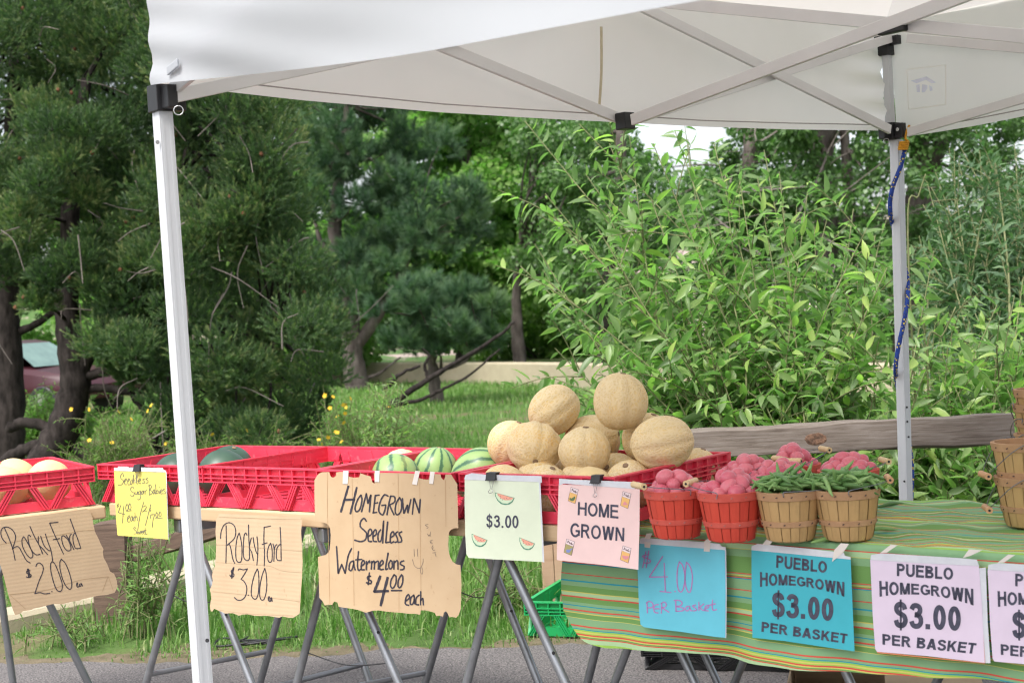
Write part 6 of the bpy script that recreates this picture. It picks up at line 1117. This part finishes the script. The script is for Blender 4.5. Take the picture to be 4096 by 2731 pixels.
BK = [('P1', 1551, 1122, True, rad(200), .012, 'red basket of potatoes nearest the pink sign'), ('P2', 1675, 1126, True, rad(150), .014, 'front red basket of potatoes between the first red basket and the beans'), ('P3', 1716, 1090, True, rad(20), .028, 'red basket of potatoes behind the two front red baskets'), ('P6', 1786, 1100, True, rad(60), .03, 'red basket of potatoes directly behind the left bean basket'), ('P4', 1818, 1066, True, rad(10), .03, 'rearmost red basket of heaped potatoes'), ('P5', 1948, 1078, True, rad(5), .012, 'red basket of potatoes at the right behind the right bean basket'),
      ('G1', 1810, 1124, False, rad(-18), -.002, 'tan basket of green beans on the left of the pair'), ('G2', 1943, 1121, False, rad(-8), .014, 'tan basket of green beans on the right of the pair')]
POS = {}
for k, X, Y, red, bl_, gu, lab in BK: o = seat(basket('produce_basket', lab, G1 if red else G2, red, bl_, gu), X, Y); POS[k] = np.array(o.location)
# stacks of empty baskets at the right edge
s1 = unz(2368, 1207, TZ + .008); tan0 = basket('empty_basket', 'lowest empty tan basket of the nearer stack at the right edge', 'stacked empty baskets', False, rad(172), -.0, .085); tan0.location = (s1[0], s1[1], TZ + .008)
dup(tan0, (s1[0] - .004, s1[1], TZ + .008 + .086), rad(6), 'upper empty tan basket of the nearer stack with its grip hanging left')
s2 = und(2404, 1000, s1[1] + .24); zz = TZ + .008; dz_ = (und(2404, 892, s1[1] + .24)[2] - BH - zz) / 5
for i in range(6): dup(tan0, (s2[0] + .004 * (i % 2), s2[1], zz), rad(-20 * i), 'empty tan basket %s the taller stack behind at the right edge' % ['at the bottom of', 'second from the bottom in', 'third from the bottom in', 'third from the top in', 'just below the top of', 'on top of'][i]); zz += dz_
# potatoes
mp_ = M('red_potato_skin', .36, .5); cp_ = mp_.coord((1, 1, 1)); c_ = mp_.mix(mp_.rnd(), (.52, .085, .13), (.62, .16, .195)); c_ = mp_.mix(mp_.math('MULTIPLY', mp_.ramp(mp_.noise(cp_, 2.6, 4), [(.45, (0, 0, 0)), (.7, (1, 1, 1))]), .3), c_, (.64, .25, .25)); c_ = mp_.mix(mp_.math('MULTIPLY', mp_.ramp(mp_.noise(cp_, 7, 3), [(.66, (0, 0, 0)), (.72, (1, 1, 1))]), .5), c_, (.36, .17, .13)); mp_.color(c_); mp_.bump(mp_.noise(cp_, 9, 3), .06, .03); MAT['potato'] = mp_.mat
pm = []
for s_ in range(6):
    rng = np.random.default_rng(300 + s_); V = []; F = []; n, k = 28, 18; ph = rng.uniform(0, 6, 5); ey = rand_unit(5, rng)
    for i in range(k + 1):
        th = math.pi * i / k
        for j in range(n):
            a = 2 * math.pi * j / n; q = np.array([math.sin(th) * math.cos(a), math.sin(th) * math.sin(a), math.cos(th)]); r = 1 + .06 * math.sin(2 * a + ph[0]) * math.sin(th) ** 2 + .03 * math.sin(2 * th + ph[1]) + .02 * math.sin(3 * a + ph[2]) * math.sin(th) ** 2
            for e in ey: r -= .06 * math.exp(-((1 - q @ e) / .010))
            V.append(q * r * [1, .92 + .1 * math.sin(ph[3]), 1.2 + .12 * math.sin(ph[4])])
    F = [(i * n + j, (i + 1) * n + j, (i + 1) * n + (j + 1) % n, i * n + (j + 1) % n) for i in range(k) for j in range(n)]
    ob = MB().add(V, F).build('potato', MAT['potato'], smooth=0); pm.append(ob.data); bpy.data.objects.remove(ob)
PLAB = {'P1': 'red potato heaped in the basket nearest the pink sign', 'P2': 'red potato heaped in the second front basket', 'P3': 'red potato heaped in the basket behind the two front baskets', 'P6': 'red potato heaped in the basket behind the left bean basket', 'P4': 'red potato heaped in the rearmost basket', 'P5': 'red potato heaped in the right rear basket'}
rng = np.random.default_rng(77)
for k, lab in PLAB.items():
    c = POS[k] + up * BH; hgt = dict(P1=.9, P2=1, P3=1.1, P6=1.1, P4=1.2, P5=.8)[k]; spots = []
    for nr, R_, z in ((8, .056, -.002), (6, .036, .016 * hgt), (3, .018, .031 * hgt)):
        a0 = rng.uniform(0, 6)
        for i in range(nr): spots.append((R_ * math.cos(a0 + 6.283 * i / nr) + rng.normal(0, .003), R_ * math.sin(a0 + 6.283 * i / nr) + rng.normal(0, .003), z + rng.normal(0, .003)))
    if k == 'P1': spots = spots + [(-.028, -.022, .034)]
    for x, y, z in spots:
        o = bpy.data.objects.new('potato', pm[rng.integers(6)]); COL.objects.link(o); o.location = c + np.array([x, y, z]); o.rotation_euler = rng.uniform(0, 6, 3); s_ = rng.uniform(.0185, .0235); o.scale = (s_, s_, s_); tag(o, lab, 'potato', 'potatoes ' + lab.split('heaped ')[1])
# green beans
mb_ = M('green_bean_skin', .45, .4); mb_.color(mb_.ramp(mb_.math('ADD', mb_.math('MULTIPLY', mb_.rnd(), .8), mb_.math('MULTIPLY', mb_.noise(mb_.coord(), 30), .2)), [(.1, (.085, .18, .05)), (.5, (.145, .285, .08)), (.95, (.26, .40, .14))])); MAT['bean'] = mb_.mat
bm_ = []
for s_ in range(5):
    rng = np.random.default_rng(400 + s_); L = rng.uniform(.085, .125); b = rng.uniform(-.012, .018); x = np.linspace(-.5, .5, 9)
    p = np.stack([x * L, b * (1 - 4 * x ** 2) + .002 * np.sin(x * 9), .002 * np.cos(x * 7)], 1); r_ = np.array([.0014, .0040, .0052, .0056, .0058, .0056, .0050, .0035, .0010]); ob = MB().tube(p, r_, 7).build('green_bean', MAT['bean'], smooth=0); bm_.append(ob.data); bpy.data.objects.remove(ob)
rng = np.random.default_rng(78)
def bean(p, rot, lab, grp): o = bpy.data.objects.new('green_bean', bm_[rng.integers(5)]); COL.objects.link(o); o.location = p; o.rotation_euler = rot; return tag(o, lab, 'green bean', grp)
for k, lab in (('G1', 'green bean in the tangle filling the left bean basket'), ('G2', 'green bean in the tangle filling the right bean basket')):
    c = POS[k] + up * BH
    for i in range(80):
        r_ = .062 * math.sqrt(rng.random()); a = rng.uniform(0, 6.28); z = .004 + .036 * (1 - (r_ / .075) ** 2) * rng.uniform(.35, 1.0)
        tilt = rng.normal(0, .2) if i % 11 else rng.uniform(.5, 1.0); bean(c + np.array([r_ * math.cos(a), r_ * math.sin(a), z]), (rng.uniform(0, 6.28), tilt, rng.uniform(0, 6.28)), lab, 'beans in the ' + lab.split('the ')[2])
for X, Y, a, lab in ((2045, 1158, .5, 'loose green bean on the cloth behind the bean baskets'), (2018, 1215, -.1, 'loose dark green bean on the cloth right of the bean baskets'), (1905, 1240, .2, 'loose green bean under the edge of the right bean basket')): bean(unz(X, Y, TZ + .011), (0, 0, a), lab, None)
bw_ = unz(2335, 1193, TZ + .008)

# ================================================================== CAR
cd = 25.0; cc = und(118, 900, cd); car = thing('parked_car', 'dark red car half hidden behind the left pine trunks', 'car', (cc[0] - .5, cd + .6, 0))
mcar = simple('dark_red_car_paint', (.045, .007, .013), (.04, .006, .011), 2, .42, .35); mgl = simple('windscreen_glass', (.16, .26, .22), (.10, .17, .15), 3, .12, .7); mty = MAT['blackpl']
def loft(rings): return MB().grid(rings)
# local car: x forward (towards picture right and a little to the viewer), y left
ca = rad(-24); cX = np.array([math.cos(ca), math.sin(ca), 0]); cY = np.array([-cX[1], cX[0], 0]); cO = np.array([cc[0] - .9, cd + .9, 0])
W3 = lambda x, y, z: cO + cX * x + cY * y + up * z
sec = [(-2.15, .42, .62, .70), (-2.1, .36, .86, .80), (-1.2, .34, .92, .86), (0, .34, .92, .88), (.8, .34, .93, .88), (1.1, .34, .90, .88), (1.7, .35, .80, .84), (2.05, .36, .68, .74), (2.2, .42, .58, .62)]
G = []
for x, zl, zh, hw in sec: G.append([W3(x, y * hw, z) for y, z in ((-.92, zl), (-1, zl + .12), (-1, (zl + zh) / 2), (-.97, zh - .08), (-.86, zh), (0, zh + .03), (.86, zh), (.97, zh - .08), (1, (zl + zh) / 2), (1, zl + .12), (.92, zl), (-.92, zl))])
g = MB().grid(G); g.add(G[0][:-1], [tuple(range(11))]); g.add(G[-1][:-1], [tuple(range(11))]); g.build('body', mcar, car, smooth=35)
G = []
for x, z, hw in ((-1.75, .93, .74), (-1.3, 1.30, .62), (-.8, 1.42, .60), (.0, 1.42, .60), (.35, 1.36, .62), (1.05, .93, .76)): G.append([W3(x, -hw, .90), W3(x, -hw, z - .05) if z > 1 else W3(x, -hw, .91), W3(x, -hw * .9, z), W3(x, hw * .9, z), W3(x, hw, z - .05) if z > 1 else W3(x, hw, .91), W3(x, hw, .90)])
MB().grid(G[:5]).build('roof', mcar, car, smooth=35)
a, b = G[4], G[5]; g = MB(); g.grid([[a[2] + (a[3] - a[2]) * .04, a[3] - (a[3] - a[2]) * .04], [b[2] + up * .02, b[3] + up * .02]]); g.build('windscreen', mgl, car)
g = MB(); e_ = -cY * .006; g.add([W3(-.75, -.625, .97) + e_, W3(.55, -.67, .97) + e_, W3(.25, -.605, 1.32) + e_, W3(-.65, -.60, 1.34) + e_], [(0, 1, 2, 3)]); g.build('side_window', mgl, car)
for s_ in (-1, 1):
    hl = MB(); hl.lathe([(.0, .06), (.06, .05), (.10, .02), (.11, 0)], 14, caps=False); M_ = hl.v[-1]; hl.v[-1] = np.stack([W3(2.02 + q[2], s_ * .56 + q[0] * 1.5, .60 + q[1] * .9) for q in M_]); h = hl.build('headlight', simple('headlight_lens', (.60, .66, .62), (.45, .52, .5), 5, .1, .8), car, smooth=0)
    g = MB(); c0 = W3(2.0, s_ * .70, .565); g.obox(c0, cX * .05, cY * .10 * -s_, up * .05); q = g.build('indicator', simple('amber_lens', (.75, .22, .02), None, 5, .2), h, world=True); q.data.transform(Matrix.Translation(-car.location))
g = MB(); g.obox(W3(2.0, -.78, .36), cX * .24, cY * 1.56, up * .17); g.build('bumper', mcar, car, bevel=.03)
for x in (-1.35, 1.35):
    for s_ in (-1, 1):
        g = MB(); g.tube([W3(x, s_ * .70, .31), W3(x, s_ * .885, .31)], .31, 20); w_ = g.build('wheel', mty, car, smooth=40, bevel=.02); g = MB(); g.tube([W3(x, s_ * .886, .31), W3(x, s_ * .90, .31)], .19, 16); q = g.build('rim', MAT['chrome'], w_, world=True, smooth=40); q.data.transform(Matrix.Translation(-car.location))
# small litter
q = unz(575, 1478, .012); rng = np.random.default_rng(6); p = spline([q + np.array([.16 * math.sin(i * 1.3) + i * .02 - .08, .07 * math.cos(i * 2.1), .006 + .012 * (i % 2)]) for i in range(10)], 6)
tag(MB().tube(p, .005, 6).build('black_cord', MAT['blackpl'], smooth=0, origin=q), 'tangled black cord lying in the grass at the asphalt edge', 'cord')
q = fpl(838, 1182); G = [[q + uT * (.15 * (i / 8 - .5)) - vT * (.012 + .02 * (j / 4)) + up * (.004 + .014 * abs(math.sin(i * 2.3 + j * 1.7))) for i in range(9)] for j in range(5)]
tag(MB().grid(G).build('plastic_wrapper', MAT['sleeve'], origin=q), 'crumpled clear plastic wrapper on the plank above the three dollar cardboard sign', 'wrapper')
